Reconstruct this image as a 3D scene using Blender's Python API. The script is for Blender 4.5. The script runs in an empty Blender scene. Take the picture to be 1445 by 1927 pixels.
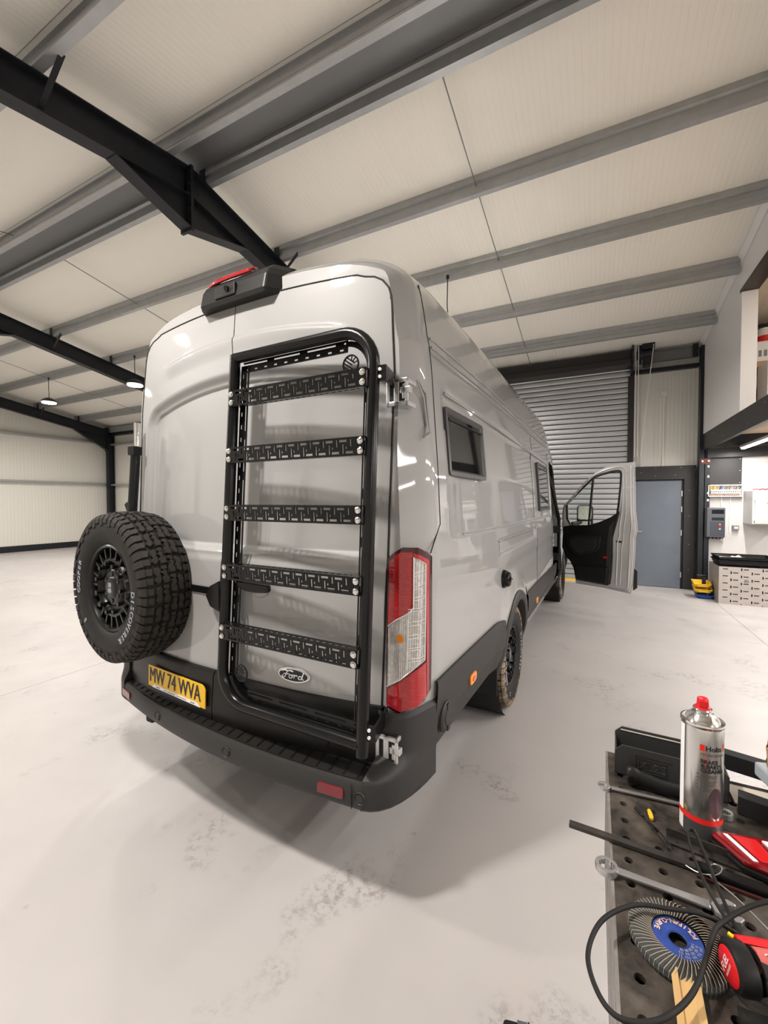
import bpy, bmesh, math, random
import numpy as np
from mathutils import Vector, Matrix

# ------------------------------------------------------------------ camera, world, exposure
random.seed(7)
SC = bpy.context.scene
COL = SC.collection
PI = math.pi
CAM = (1.642, -1.52, 1.56)
cd = bpy.data.cameras.new('camera')
cam = bpy.data.objects.new('camera', cd)
COL.objects.link(cam)
cam.location = CAM
cam.rotation_euler = (math.radians(90 - 1.467), 0, math.radians(26.9))
cd.sensor_fit = 'HORIZONTAL'
cd.sensor_width = 36.0
cd.lens = 36.0 * 781.0 / 1445.0
cd.clip_start = 0.02
cd.clip_end = 200
SC.camera = cam
SC.view_settings.view_transform = 'Standard'
SC.view_settings.look = 'None'
SC.view_settings.gamma = 1.0
SC.view_settings.use_curve_mapping = False
SC.view_settings.exposure = 0.0
W = bpy.data.worlds.new('world')
SC.world = W
W.use_nodes = True
W.node_tree.nodes['Background'].inputs[0].default_value = (0.8, 0.85, 1, 1)
W.node_tree.nodes['Background'].inputs[1].default_value = 0.02
HIGHBAY_W = 128.0      # watts of each hanging lamp
BATTEN_W = 46.0        # watts of each LED batten under the mezzanine and each added fill above it
LAMP_ROWS = ((4.05, (-10.65, -7.16, -3.68, -0.2)), (-1.40, (-10.65, -7.16, -3.68, -0.2)))


# ------------------------------------------------------------------ materials
def mat(name, col, rough=0.5, metal=0.0, coat=0.0, emit=None, es=1.0, trans=0.0, alpha=1.0, ior=1.45,
        noise=None, bump=None, wave=None, spec=0.5):
    """noise=(scale, colour2, amount, detail); bump=(scale, strength, dist); wave=(axis, period, depth strength, darken)"""
    m = bpy.data.materials.new(name)
    m.use_nodes = True
    nt = m.node_tree
    N, L = nt.nodes, nt.links
    b = N['Principled BSDF']
    c4 = (col[0], col[1], col[2], 1)
    b.inputs['Base Color'].default_value = c4
    b.inputs['Roughness'].default_value = rough
    b.inputs['Metallic'].default_value = metal
    b.inputs['IOR'].default_value = ior
    b.inputs['Specular IOR Level'].default_value = spec
    b.inputs['Coat Weight'].default_value = coat
    b.inputs['Coat Roughness'].default_value = 0.03
    b.inputs['Transmission Weight'].default_value = trans
    b.inputs['Alpha'].default_value = alpha
    if emit:
        b.inputs['Emission Color'].default_value = (*emit, 1)
        b.inputs['Emission Strength'].default_value = es
    tc = N.new('ShaderNodeTexCoord')
    colsock = None
    if noise:
        n = N.new('ShaderNodeTexNoise')
        n.inputs['Scale'].default_value = noise[0]
        n.inputs['Detail'].default_value = noise[3] if len(noise) > 3 else 6
        n.inputs['Roughness'].default_value = 0.62
        L.new(tc.outputs['Object'], n.inputs['Vector'])
        r = N.new('ShaderNodeValToRGB')
        r.color_ramp.elements[0].position = 0.5 - 0.5 * noise[2]
        r.color_ramp.elements[1].position = 0.5 + 0.5 * noise[2]
        r.color_ramp.elements[0].color = c4
        r.color_ramp.elements[1].color = (*noise[1], 1)
        L.new(n.outputs['Fac'], r.inputs['Fac'])
        L.new(r.outputs['Color'], b.inputs['Base Color'])
    hs = []
    if bump:
        n2 = N.new('ShaderNodeTexNoise')
        n2.inputs['Scale'].default_value = bump[0]
        n2.inputs['Detail'].default_value = 5
        L.new(tc.outputs['Object'], n2.inputs['Vector'])
        bp = N.new('ShaderNodeBump')
        bp.inputs['Strength'].default_value = bump[1]
        bp.inputs['Distance'].default_value = bump[2]
        L.new(n2.outputs['Fac'], bp.inputs['Height'])
        L.new(bp.outputs['Normal'], b.inputs['Normal'])
    if wave:
        w = N.new('ShaderNodeTexWave')
        w.wave_type = 'BANDS'
        w.bands_direction = wave[0]
        w.wave_profile = 'SIN'
        w.inputs['Scale'].default_value = 0.31416 / wave[1]
        w.inputs['Distortion'].default_value = 0
        L.new(tc.outputs['Object'], w.inputs['Vector'])
        pw = N.new('ShaderNodeMath')
        pw.operation = 'POWER'
        pw.inputs[1].default_value = 6
        L.new(w.outputs['Fac'], pw.inputs[0])
        bp = N.new('ShaderNodeBump')
        bp.inputs['Strength'].default_value = wave[2]
        bp.inputs['Distance'].default_value = 0.004
        bp.invert = True
        L.new(pw.outputs[0], bp.inputs['Height'])
        L.new(bp.outputs['Normal'], b.inputs['Normal'])
    return m


M = {}
M['roof_sheet'] = mat('roof_sheet', (0.84, 0.815, 0.745), 0.5, wave=('X', 0.055, 0.45, 0))
M['wall_sheet_y'] = mat('wall_sheet_y', (0.74, 0.725, 0.67), 0.5, wave=('Y', 0.09, 0.8, 0))
M['wall_sheet_x'] = mat('wall_sheet_x', (0.70, 0.685, 0.63), 0.5, wave=('X', 0.06, 0.6, 0))
M['partition'] = mat('partition', (0.80, 0.79, 0.79), 0.45, wave=('Y', 0.06, 0.15, 0))
M['white_wall'] = mat('white_wall', (0.64, 0.615, 0.60), 0.55, noise=(2.5, (0.55, 0.53, 0.515), 0.35))
M['white_trim'] = mat('white_trim', (0.84, 0.83, 0.83), 0.4)
M['galv'] = mat('galv', (0.36, 0.37, 0.375), 0.40, 0.5, noise=(9, (0.43, 0.44, 0.445), 0.5))
M['galv_dark'] = mat('galv_dark', (0.20, 0.205, 0.21), 0.5, 0.6)
M['steel_black'] = mat('steel_black', (0.010, 0.011, 0.014), 0.45, noise=(14, (0.02, 0.022, 0.028), 0.5), spec=0.35)
M['charcoal'] = mat('charcoal', (0.026, 0.0245, 0.025), 0.45, spec=0.4)
M['door_grey'] = mat('door_grey', (0.115, 0.135, 0.165), 0.45, noise=(3, (0.135, 0.155, 0.185), 0.5))
M['slat'] = mat('slat', (0.50, 0.51, 0.52), 0.42, 0.7)
M['ply'] = mat('ply', (0.60, 0.45, 0.31), 0.6, noise=(5, (0.68, 0.53, 0.38), 0.6))
M['wood'] = mat('wood', (0.42, 0.27, 0.14), 0.65, noise=(12, (0.56, 0.38, 0.21), 0.5))
M['led'] = mat('led', (1, 1, 1), 0.4, emit=(1.0, 0.90, 0.80), es=22)
M['led_tube'] = mat('led_tube', (1, 1, 1), 0.4, emit=(1.0, 0.96, 0.92), es=26)
M['white_plastic'] = mat('white_plastic', (0.78, 0.77, 0.75), 0.4)
M['grey_plastic'] = mat('grey_plastic', (0.20, 0.20, 0.21), 0.45)
M['yellow'] = mat('yellow', (0.80, 0.50, 0.02), 0.4)
M['blue'] = mat('blue', (0.012, 0.06, 0.27), 0.4)
M['black_plastic'] = mat('black_plastic', (0.010, 0.010, 0.010), 0.45, bump=(180, 0.15, 0.001), spec=0.35)
M['rim_black'] = mat('rim_black', (0.006, 0.006, 0.0065), 0.28, spec=0.4)
M['black_gloss'] = mat('black_gloss', (0.005, 0.005, 0.0055), 0.24, spec=0.35)
M['black_rubber'] = mat('black_rubber', (0.009, 0.0087, 0.0085), 0.65, noise=(22, (0.017, 0.016, 0.015), 0.6), spec=0.3)
M['tread'] = mat('tread', (0.017, 0.0155, 0.014), 0.75, noise=(16, (0.032, 0.028, 0.024), 0.6), spec=0.3)
M['tread_dirty'] = mat('tread_dirty', (0.05, 0.042, 0.034), 0.8, noise=(9, (0.34, 0.25, 0.17), 0.35))
M['tyre_text'] = mat('tyre_text', (0.34, 0.36, 0.40), 0.6)
M['paint'] = mat('paint', (0.31, 0.308, 0.303), 0.5, 0.0, coat=1.0)
M['paint_inner'] = mat('paint_inner', (0.46, 0.455, 0.45), 0.3, 0.25, coat=0.8)
M['cladding'] = mat('cladding', (0.024, 0.023, 0.0225), 0.5, bump=(260, 0.12, 0.001), spec=0.4)
M['trim_black'] = mat('trim_black', (0.008, 0.0075, 0.0075), 0.38, bump=(260, 0.1, 0.001), spec=0.35)
M['gap'] = mat('gap', (0.006, 0.006, 0.006), 0.7)
M['glass_dark'] = mat('glass_dark', (0.006, 0.006, 0.007), 0.04, coat=0.6)
M['glass'] = mat('glass', (0.80, 0.93, 0.90), 0.0, trans=1.0, ior=1.05, alpha=0.35)
M['glass_clear'] = mat('glass_clear', (0.97, 0.99, 0.98), 0.0, trans=1.0, ior=1.03, alpha=0.2)
M['mirror'] = mat('mirror', (0.9, 0.92, 0.9), 0.03, 1.0)
M['lens_red'] = mat('lens_red', (0.55, 0.006, 0.012), 0.15, coat=1.0, noise=(240, (0.34, 0.003, 0.007), 0.5, 1), wave=('Z', 0.0065, 0.8, 0))
M['lens_red2'] = mat('lens_red2', (0.38, 0.006, 0.012), 0.1, coat=1.0)
M['lens_dark'] = mat('lens_dark', (0.045, 0.003, 0.006), 0.15, coat=0.4)
M['lens_clear'] = mat('lens_clear', (0.74, 0.73, 0.71), 0.12, 0.45, coat=1.0, noise=(75, (0.46, 0.44, 0.42), 0.5, 2), wave=('X', 0.008, 0.9, 0))
M['lens_deep'] = mat('lens_deep', (0.20, 0.003, 0.007), 0.1, coat=1.0)
M['chrome'] = mat('chrome', (0.80, 0.80, 0.80), 0.14, 1.0)
M['silver'] = mat('silver', (0.62, 0.62, 0.62), 0.32, 0.75)
M['amber'] = mat('amber', (0.85, 0.26, 0.02), 0.25, coat=0.8)
M['plate_yellow'] = mat('plate_yellow', (0.80, 0.47, 0.012), 0.35)
M['plate_ink'] = mat('plate_ink', (0.01, 0.01, 0.01), 0.5)
M['badge_navy'] = mat('badge_navy', (0.008, 0.010, 0.018), 0.35)
M['steel_tool'] = mat('steel_tool', (0.50, 0.50, 0.51), 0.32, 0.85)
M['lamp_silver'] = mat('lamp_silver', (0.78, 0.78, 0.77), 0.25, 0.35)
M['bar_dark'] = mat('bar_dark', (0.030, 0.028, 0.026), 0.45, 0.5, noise=(30, (0.07, 0.062, 0.055), 0.5))
M['bin_grey'] = mat('bin_grey', (0.035, 0.035, 0.036), 0.42, bump=(180, 0.15, 0.001))
M['steel_dull'] = mat('steel_dull', (0.10, 0.098, 0.095), 0.5, 0.6, noise=(25, (0.20, 0.19, 0.18), 0.6))
M['bench_top'] = mat('bench_top', (0.011, 0.0098, 0.009), 0.5, 0.2, noise=(23, (0.105, 0.086, 0.070), 0.34, 12), bump=(60, 0.3, 0.003))
M['bench_side'] = mat('bench_side', (0.36, 0.34, 0.32), 0.45, 0.5, noise=(20, (0.20, 0.18, 0.165), 0.5))
M['can_steel'] = mat('can_steel', (0.66, 0.65, 0.64), 0.2, 0.95)
M['can_grey'] = mat('can_grey', (0.10, 0.10, 0.10), 0.35, 0.5)
M['red_plastic'] = mat('red_plastic', (0.62, 0.012, 0.018), 0.35)
M['red_print'] = mat('red_print', (0.75, 0.02, 0.015), 0.4)
M['print_black'] = mat('print_black', (0.02, 0.02, 0.02), 0.5)
M['print_white'] = mat('print_white', (0.85, 0.85, 0.85), 0.5)
M['print_cream'] = mat('print_cream', (0.75, 0.50, 0.38), 0.5)
M['flap'] = mat('flap', (0.045, 0.052, 0.056), 0.75, bump=(400, 0.4, 0.001))
M['flap_edge'] = mat('flap_edge', (0.33, 0.275, 0.20), 0.8)
M['disc_blue'] = mat('disc_blue', (0.012, 0.035, 0.20), 0.4, noise=(60, (0.03, 0.07, 0.30), 0.4))
M['card'] = mat('card', (0.50, 0.31, 0.12), 0.75, noise=(14, (0.60, 0.40, 0.18), 0.5))
M['gold'] = mat('gold', (0.55, 0.36, 0.10), 0.3, 1.0, noise=(40, (0.30, 0.20, 0.08), 0.5))
M['light_grey_plastic'] = mat('light_grey_plastic', (0.36, 0.40, 0.44), 0.45)
M['rag'] = mat('rag', (0.62, 0.56, 0.48), 0.85)
M['cable_yellow'] = mat('cable_yellow', (0.75, 0.50, 0.0), 0.4)
M['copper_wire'] = mat('copper_wire', (0.40, 0.25, 0.18), 0.5)
M['blue_grey'] = mat('blue_grey', (0.075, 0.082, 0.10), 0.45)
M['orange_print'] = mat('orange_print', (0.75, 0.22, 0.05), 0.5)
M['paper'] = mat('paper', (0.85, 0.84, 0.86), 0.6)
M['slot_steel'] = mat('slot_steel', (0.38, 0.345, 0.32), 0.4, 0.4, noise=(6, (0.46, 0.42, 0.395), 0.5))


def floor_mat(name):
    m = mat(name, (0.66, 0.63, 0.615), 0.42)
    nt = m.node_tree
    N, L = nt.nodes, nt.links
    b = N['Principled BSDF']
    tc = N.new('ShaderNodeTexCoord')

    def noise(scale, detail, rough=0.6):
        n = N.new('ShaderNodeTexNoise')
        n.inputs['Scale'].default_value = scale
        n.inputs['Detail'].default_value = detail
        n.inputs['Roughness'].default_value = rough
        L.new(tc.outputs['Object'], n.inputs['Vector'])
        return n.outputs['Fac']

    def ramp(sock, p0, p1, c0=0.0, c1=1.0):
        r = N.new('ShaderNodeMapRange')
        r.inputs[1].default_value = p0
        r.inputs[2].default_value = p1
        r.inputs[3].default_value = c0
        r.inputs[4].default_value = c1
        L.new(sock, r.inputs[0])
        return r.outputs[0]

    def mul(a, c):
        x = N.new('ShaderNodeMath')
        x.operation = 'MULTIPLY'
        L.new(a, x.inputs[0])
        L.new(c, x.inputs[1])
        return x.outputs[0]

    def mix(fac, c1, col):
        x = N.new('ShaderNodeMix')
        x.data_type = 'RGBA'
        L.new(fac, x.inputs[0])
        if isinstance(c1, tuple):
            x.inputs[6].default_value = (*c1, 1)
        else:
            L.new(c1, x.inputs[6])
        x.inputs[7].default_value = (*col, 1)
        return x.outputs[2]
    big = ramp(noise(0.5, 4), 0.35, 0.7)
    c = mix(big, (0.44, 0.415, 0.405), (0.38, 0.361, 0.354))
    # scuffed foot-marks: fine speckle inside larger patches
    patch = mul(ramp(noise(1.9, 3), 0.57, 0.68), ramp(noise(26, 6, 0.75), 0.47, 0.60, 0, 0.75))
    c = mix(patch, c, (0.22, 0.20, 0.185))
    rust = mul(ramp(noise(1.1, 5), 0.60, 0.75), ramp(noise(6, 4), 0.45, 0.7, 0, 0.4))
    c = mix(rust, c, (0.46, 0.37, 0.32))
    vor = N.new('ShaderNodeTexVoronoi')
    vor.inputs['Scale'].default_value = 3.2
    L.new(tc.outputs['Object'], vor.inputs['Vector'])
    spot = ramp(vor.outputs['Distance'], 0.055, 0.035, 0, 0.35)
    c = mix(spot, c, (0.22, 0.21, 0.20))
    L.new(c, b.inputs['Base Color'])
    rr = ramp(noise(2.3, 5), 0.3, 0.7, 0.34, 0.56)
    L.new(rr, b.inputs['Roughness'])
    bp = N.new('ShaderNodeBump')
    bp.inputs['Strength'].default_value = 0.12
    bp.inputs['Distance'].default_value = 0.004
    L.new(noise(40, 6), bp.inputs['Height'])
    L.new(bp.outputs['Normal'], b.inputs['Normal'])
    return m


M['floor'] = floor_mat('floor')


# ------------------------------------------------------------------ mesh builder
def frame(origin, uz, ux=None):
    uz = Vector(uz).normalized()
    if ux is None:
        ux = Vector((1, 0, 0)) if abs(uz.x) < 0.9 else Vector((0, 1, 0))
    ux = Vector(ux)
    ux = (ux - uz * ux.dot(uz)).normalized()
    uy = uz.cross(ux)
    m = Matrix((ux, uy, uz)).transposed().to_4x4()
    m.translation = Vector(origin)
    return m


class MB:
    def __init__(s):
        s.v, s.f, s.m = [], [], []

    def add(s, vs, fs, mi=0):
        o = len(s.v)
        s.v.extend([tuple(p) for p in vs])
        s.f.extend([tuple(i + o for i in f) for f in fs])
        s.m.extend([mi] * len(fs))
        return s

    def bx(s, x0, x1, y0, y1, z0, z1, mi=0, T=None):
        vs = [(x, y, z) for x in (x0, x1) for y in (y0, y1) for z in (z0, z1)]
        if T is not None:
            vs = [T @ Vector(p) for p in vs]
        return s.add(vs, [(0, 1, 3, 2), (4, 6, 7, 5), (0, 4, 5, 1), (2, 3, 7, 6), (0, 2, 6, 4), (1, 5, 7, 3)], mi)

    def bar(s, p0, p1, w, h, up=(0, 0, 1), mi=0):
        p0, p1 = Vector(p0), Vector(p1)
        T = frame(p0, p1 - p0, Vector(up).cross(p1 - p0) if Vector(up).cross(p1 - p0).length > 1e-6 else (1, 0, 0))
        return s.bx(-w / 2, w / 2, -h / 2, h / 2, 0, (p1 - p0).length, mi, T)

    def cyl(s, p0, p1, r0, r1=None, n=16, mi=0, caps=True):
        r1 = r0 if r1 is None else r1
        p0, p1 = Vector(p0), Vector(p1)
        T = frame(p0, p1 - p0)
        h = (p1 - p0).length
        vs = []
        for (r, z) in ((r0, 0), (r1, h)):
            for i in range(n):
                a = 2 * PI * i / n
                vs.append(T @ Vector((r * math.cos(a), r * math.sin(a), z)))
        fs = [(i, (i + 1) % n, n + (i + 1) % n, n + i) for i in range(n)]
        if caps:
            fs += [tuple(range(n))[::-1], tuple(range(n, 2 * n))]
        return s.add(vs, fs, mi)

    def lathe(s, prof, T, n=32, mi=0, a0=0.0, a1=2 * PI):
        closed = abs(a1 - a0 - 2 * PI) < 1e-6
        k = n if closed else n + 1
        vs, fs = [], []
        for (r, z) in prof:
            for i in range(k):
                a = a0 + (a1 - a0) * i / n
                vs.append(T @ Vector((r * math.cos(a), r * math.sin(a), z)))
        for j in range(len(prof) - 1):
            for i in range(n):
                i2 = (i + 1) % k
                fs.append((j * k + i, j * k + i2, (j + 1) * k + i2, (j + 1) * k + i))
        return s.add(vs, fs, mi)

    def tube(s, path, r, n=8, mi=0, closed=False, flat=None):
        P = [Vector(p) for p in path]
        k = len(P)
        vs, fs = [], []
        prev = None
        for i, p in enumerate(P):
            if closed:
                t = P[(i + 1) % k] - P[i - 1]
            else:
                t = P[min(i + 1, k - 1)] - P[max(i - 1, 0)]
            t.normalize()
            if prev is None:
                u = Vector((0, 0, 1)) if abs(t.z) < 0.9 else Vector((1, 0, 0))
            else:
                u = prev
            u = (u - t * u.dot(t)).normalized()
            prev = u
            w = t.cross(u)
            rr = r[i] if isinstance(r, (list, tuple)) else r
            fu, fw = flat if flat else (1, 1)
            for j in range(n):
                a = 2 * PI * j / n
                vs.append(p + u * (rr * fu * math.cos(a)) + w * (rr * fw * math.sin(a)))
        rng = k if closed else k - 1
        for i in range(rng):
            i2 = (i + 1) % k
            for j in range(n):
                fs.append((i * n + j, i * n + (j + 1) % n, i2 * n + (j + 1) % n, i2 * n + j))
        if not closed:
            fs += [tuple(range(n))[::-1], tuple((k - 1) * n + j for j in range(n))]
        return s.add(vs, fs, mi)

    def prism(s, poly, h0, h1, T=None, mi=0):
        n = len(poly)
        vs = [Vector((p[0], p[1], h0)) for p in poly] + [Vector((p[0], p[1], h1)) for p in poly]
        if T is not None:
            vs = [T @ v for v in vs]
        fs = [tuple(range(n))[::-1], tuple(range(n, 2 * n))] + [(i, (i + 1) % n, n + (i + 1) % n, n + i) for i in range(n)]
        return s.add(vs, fs, mi)

    def grid(s, pts, mi=0, keep=None, mfn=None):
        """pts: rows x cols of points"""
        R, C = len(pts), len(pts[0])
        o = len(s.v)
        for row in pts:
            s.v.extend([tuple(p) for p in row])
        for i in range(R - 1):
            for j in range(C - 1):
                if keep and not keep(i, j):
                    continue
                s.f.append((o + i * C + j, o + i * C + j + 1, o + (i + 1) * C + j + 1, o + (i + 1) * C + j))
                s.m.append(mfn(i, j) if mfn else mi)
        return s

    def mesh(s, name, mats, smooth=None):
        me = bpy.data.meshes.new(name)
        used = sorted(set(i for f in s.f for i in f))
        if len(used) != len(s.v):
            mp = {o: k for k, o in enumerate(used)}
            me.from_pydata([s.v[i] for i in used], [], [tuple(mp[i] for i in f) for f in s.f])
        else:
            me.from_pydata(s.v, [], s.f)
        mats = mats if isinstance(mats, (list, tuple)) else [mats]
        for m in mats:
            me.materials.append(M[m] if isinstance(m, str) else m)
        if any(s.m):
            me.polygons.foreach_set('material_index', s.m)
        if smooth is not None:
            me.polygons.foreach_set('use_smooth', [True] * len(me.polygons))
            me.set_sharp_from_angle(angle=math.radians(smooth))
        me.update()
        return me

    def build(s, name, mats, parent=None, smooth=None, bevel=None, fix=True, label=None):
        me = s.mesh(name, mats, smooth)
        if fix:
            bm = bmesh.new()
            bm.from_mesh(me)
            bmesh.ops.recalc_face_normals(bm, faces=bm.faces)
            bm.to_mesh(me)
            bm.free()
        o = bpy.data.objects.new(name, me)
        COL.objects.link(o)
        if parent:
            o.parent = parent
        if bevel:
            b = o.modifiers.new('bevel', 'BEVEL')
            b.width = bevel
            b.segments = 2
            b.limit_method = 'ANGLE'
            b.angle_limit = math.radians(35)
        if label:
            o['label'] = label
        return o


def link_mesh(name, me, parent=None, loc=(0, 0, 0), rot=(0, 0, 0)):
    o = bpy.data.objects.new(name, me)
    COL.objects.link(o)
    o.location = loc
    o.rotation_euler = rot
    if parent:
        o.parent = parent
    return o


def empty(name, loc=(0, 0, 0), rz=0.0):
    o = bpy.data.objects.new(name, None)
    COL.objects.link(o)
    o.location = loc
    o.rotation_euler = (0, 0, rz)
    o.empty_display_size = 0.1
    return o


def thing(o, label, cat, group=None):
    o['label'] = label
    o['category'] = cat
    if group:
        o['group'] = group
    return o


def struct(o):
    o['kind'] = 'structure'
    return o


def stuff(o):
    o['kind'] = 'stuff'
    return o


def copy_tree(o, parent=None):
    c = o.copy()
    COL.objects.link(c)
    if parent:
        c.parent = parent
    for ch in list(o.children):
        copy_tree(ch, c)
    return c


_tc = {}


def text_geo(txt, size=1.0, bold=0.0, outline=0.0, depth=0.0, spacing=1.0):
    """vertices and faces of a word lying in the XY plane, centred on x, base line at 0"""
    key = (txt, size, bold, outline, depth, spacing)
    if key in _tc:
        return _tc[key]
    cu = bpy.data.curves.new('word', 'FONT')
    cu.body = txt
    cu.size = size
    cu.align_x = 'CENTER'
    cu.offset = bold
    cu.space_character = spacing
    cu.resolution_u = 3
    if outline:
        cu.fill_mode = 'NONE'
        cu.bevel_depth = outline
        cu.bevel_resolution = 0
    else:
        cu.extrude = depth
    o = bpy.data.objects.new('word', cu)
    COL.objects.link(o)
    dg = bpy.context.evaluated_depsgraph_get()
    dg.update()
    me = bpy.data.meshes.new_from_object(o.evaluated_get(dg))
    vs = [tuple(v.co) for v in me.vertices]
    fs = [tuple(p.vertices) for p in me.polygons]
    bpy.data.objects.remove(o)
    bpy.data.curves.remove(cu)
    bpy.data.meshes.remove(me)
    _tc[key] = (vs, fs)
    return vs, fs


def add_text(mb, txt, size, T, mi=0, sx=1.0, warp=None, **k):
    vs, fs = text_geo(txt, size, **k)
    out = []
    for v in vs:
        p = Vector((v[0] * sx, v[1], v[2]))
        if warp:
            p = warp(p)
        out.append(T @ p)
    mb.add(out, fs, mi)


def bitmap_plate(mb, rows, cw, ch, th, T, mi=0):
    """a flat plate with holes: '#' is a hole; local x right, y up, thickness along z (0..th); rows from top"""
    R, C = len(rows), len(rows[0])
    solid = lambda r, c: 0 <= r < R and 0 <= c < C and rows[r][c] != '#'
    for r in range(R):
        y1, y0 = (R - r) * ch, (R - r - 1) * ch
        c = 0
        while c < C:
            if not solid(r, c):
                c += 1
                continue
            e = c
            while e < C and solid(r, e):
                e += 1
            x0, x1 = c * cw, e * cw
            vs = [T @ Vector(p) for p in ((x0, y0, th), (x1, y0, th), (x1, y1, th), (x0, y1, th), (x0, y0, 0), (x1, y0, 0), (x1, y1, 0), (x0, y1, 0))]
            mb.add(vs, [(0, 1, 2, 3), (7, 6, 5, 4), (0, 3, 7, 4), (1, 5, 6, 2)], mi)
            for k in range(c, e):
                for (rr, yy) in ((r - 1, y1), (r + 1, y0)):
                    if not solid(rr, k):
                        a, b = k * cw, (k + 1) * cw
                        mb.add([T @ Vector(p) for p in ((a, yy, th), (b, yy, th), (b, yy, 0), (a, yy, 0))], [(0, 1, 2, 3)], mi)
            c = e
    return mb


def rrect(w, h, r, n=5, cx=0.0, cy=0.0):
    pts = []
    for (sx, sy, a0) in ((1, 1, 0), (-1, 1, 90), (-1, -1, 180), (1, -1, 270)):
        for i in range(n + 1):
            a = math.radians(a0 + 90 * i / n)
            pts.append((cx + sx * (w / 2 - r) + r * math.cos(a), cy + sy * (h / 2 - r) + r * math.sin(a)))
    return pts


def smooth_path(pts, n=8, closed=False):
    P = [Vector(p) for p in pts]
    k = len(P)
    out = []
    rng = range(k) if closed else range(k - 1)
    for i in rng:
        p0 = P[(i - 1) % k] if closed else P[max(i - 1, 0)]
        p1, p2 = P[i], P[(i + 1) % k]
        p3 = P[(i + 2) % k] if closed else P[min(i + 2, k - 1)]
        for j in range(n):
            t = j / n
            out.append(0.5 * ((2 * p1) + (p2 - p0) * t + (2 * p0 - 5 * p1 + 4 * p2 - p3) * t * t + (3 * p1 - p0 - 3 * p2 + p3) * t ** 3))
    if not closed:
        out.append(P[-1])
    return out


# ------------------------------------------------------------------ the workshop hall
EZ, SL, BY, RY = 4.265, 0.171, 7.56, 1.55
RZ = EZ + SL * (BY - RY)
LX, RX, FY, RX2 = -14.25, 3.27, 2 * RY - BY, 6.8


def roofz(y):
    return RZ - SL * abs(y - RY)


# floor slabs with open joints over a dark bed
floor = struct(MB().bx(LX - .3, RX2 + .3, FY - .3, BY + .3, -0.25, -0.012).build('floor', 'gap'))
xs = [LX - .3, -8.5, -2.585, RX + .056, RX2 + .3]
ys = [FY - .3, 1.953, BY + .3]
for i in range(len(xs) - 1):
    for j in range(1 if 1 else 0, 2):
        MB().bx(xs[i] + .0022, xs[i + 1] - .0022, ys[0], ys[2], -0.012, 0).build('floor_slab', 'floor', floor)

# roof
ceil = MB()
for (ya, yb) in ((RY, BY + .1), (FY - .1, RY)):
    ceil.add([(LX - .2, ya, roofz(ya)), (RX2 + .2, ya, roofz(ya)), (RX2 + .2, yb, roofz(yb)), (LX - .2, yb, roofz(yb)),
              (LX - .2, ya, roofz(ya) + .08), (RX2 + .2, ya, roofz(ya) + .08), (RX2 + .2, yb, roofz(yb) + .08), (LX - .2, yb, roofz(yb) + .08)],
             [(0, 1, 2, 3), (7, 6, 5, 4), (0, 3, 7, 4), (1, 5, 6, 2)])
ceil = struct(ceil.build('ceiling', 'roof_sheet', fix=False))
# sigma section purlins
SEC = [(0.062, -0.012), (0.062, 0), (0, 0), (0, -0.056), (0.026, -0.072), (0.026, -0.122), (0, -0.138), (0, -0.2), (0.066, -0.2), (0.066, -0.183)]


def purlin(y, x0, x1, flip=1, name='purlin', par=None, mm='galv', sc=1.0):
    z0 = roofz(y) - 0.004
    mb = MB()
    n = len(SEC)
    for (dx, t) in ((0, 0), (0, 0.003)):
        pass
    pts0 = [(x0, y + flip * p[0] * sc, z0 + p[1] * sc) for p in SEC]
    pts1 = [(x1, y + flip * p[0] * sc, z0 + p[1] * sc) for p in SEC]
    mb.add(pts0 + pts1, [(i, i + 1, n + i + 1, n + i) for i in range(n - 1)])
    o = mb.build(name, mm, par or ceil, fix=False)
    so = o.modifiers.new('sheet', 'SOLIDIFY')
    so.thickness = 0.004
    return o


PUR_P = [1.76, 2.96, 4.11, 5.25, 6.40]
PUR_N = [1.34, 0.22, -0.93, -2.08, -3.23]
for y in PUR_P:
    purlin(y, LX, RX - .02)
for y in PUR_N:
    purlin(y, LX, RX2, flip=-1)
MB().bx(LX, RX2, 1.36, 1.74, RZ - .075, RZ - .068).build('ridge_flashing', 'galv_dark', ceil)
# sag rods from ridge to eaves
for x in (0.46, -5.4, -11.0):
    for (a, b) in ((1.8, 7.4), (1.3, -4.3)):
        MB().cyl((x, a, roofz(a) - .1), (x + .03, b, roofz(b) - .1), 0.006, n=6).build('sag_rod', 'galv_dark', ceil)


def i_beam(mb, p0, p1, depth, width, up, t=0.012):
    """two flanges and a web between p0 and p1 (top line of the beam)"""
    p0, p1, up = Vector(p0), Vector(p1), Vector(up)
    L = p1 - p0
    d = L.normalized()
    up = (up - d * up.dot(d)).normalized()
    side = d.cross(up)
    for off, w, h in ((t / 2, width, t), (depth - t / 2, width, t), (depth / 2, t, depth)):
        c0, c1 = p0 - up * off, p1 - up * off
        T = Matrix((side, up, d)).transposed().to_4x4()
        T.translation = c0
        mb.bx(-w / 2, w / 2, -h / 2, h / 2, 0, L.length, 0, T)


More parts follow.
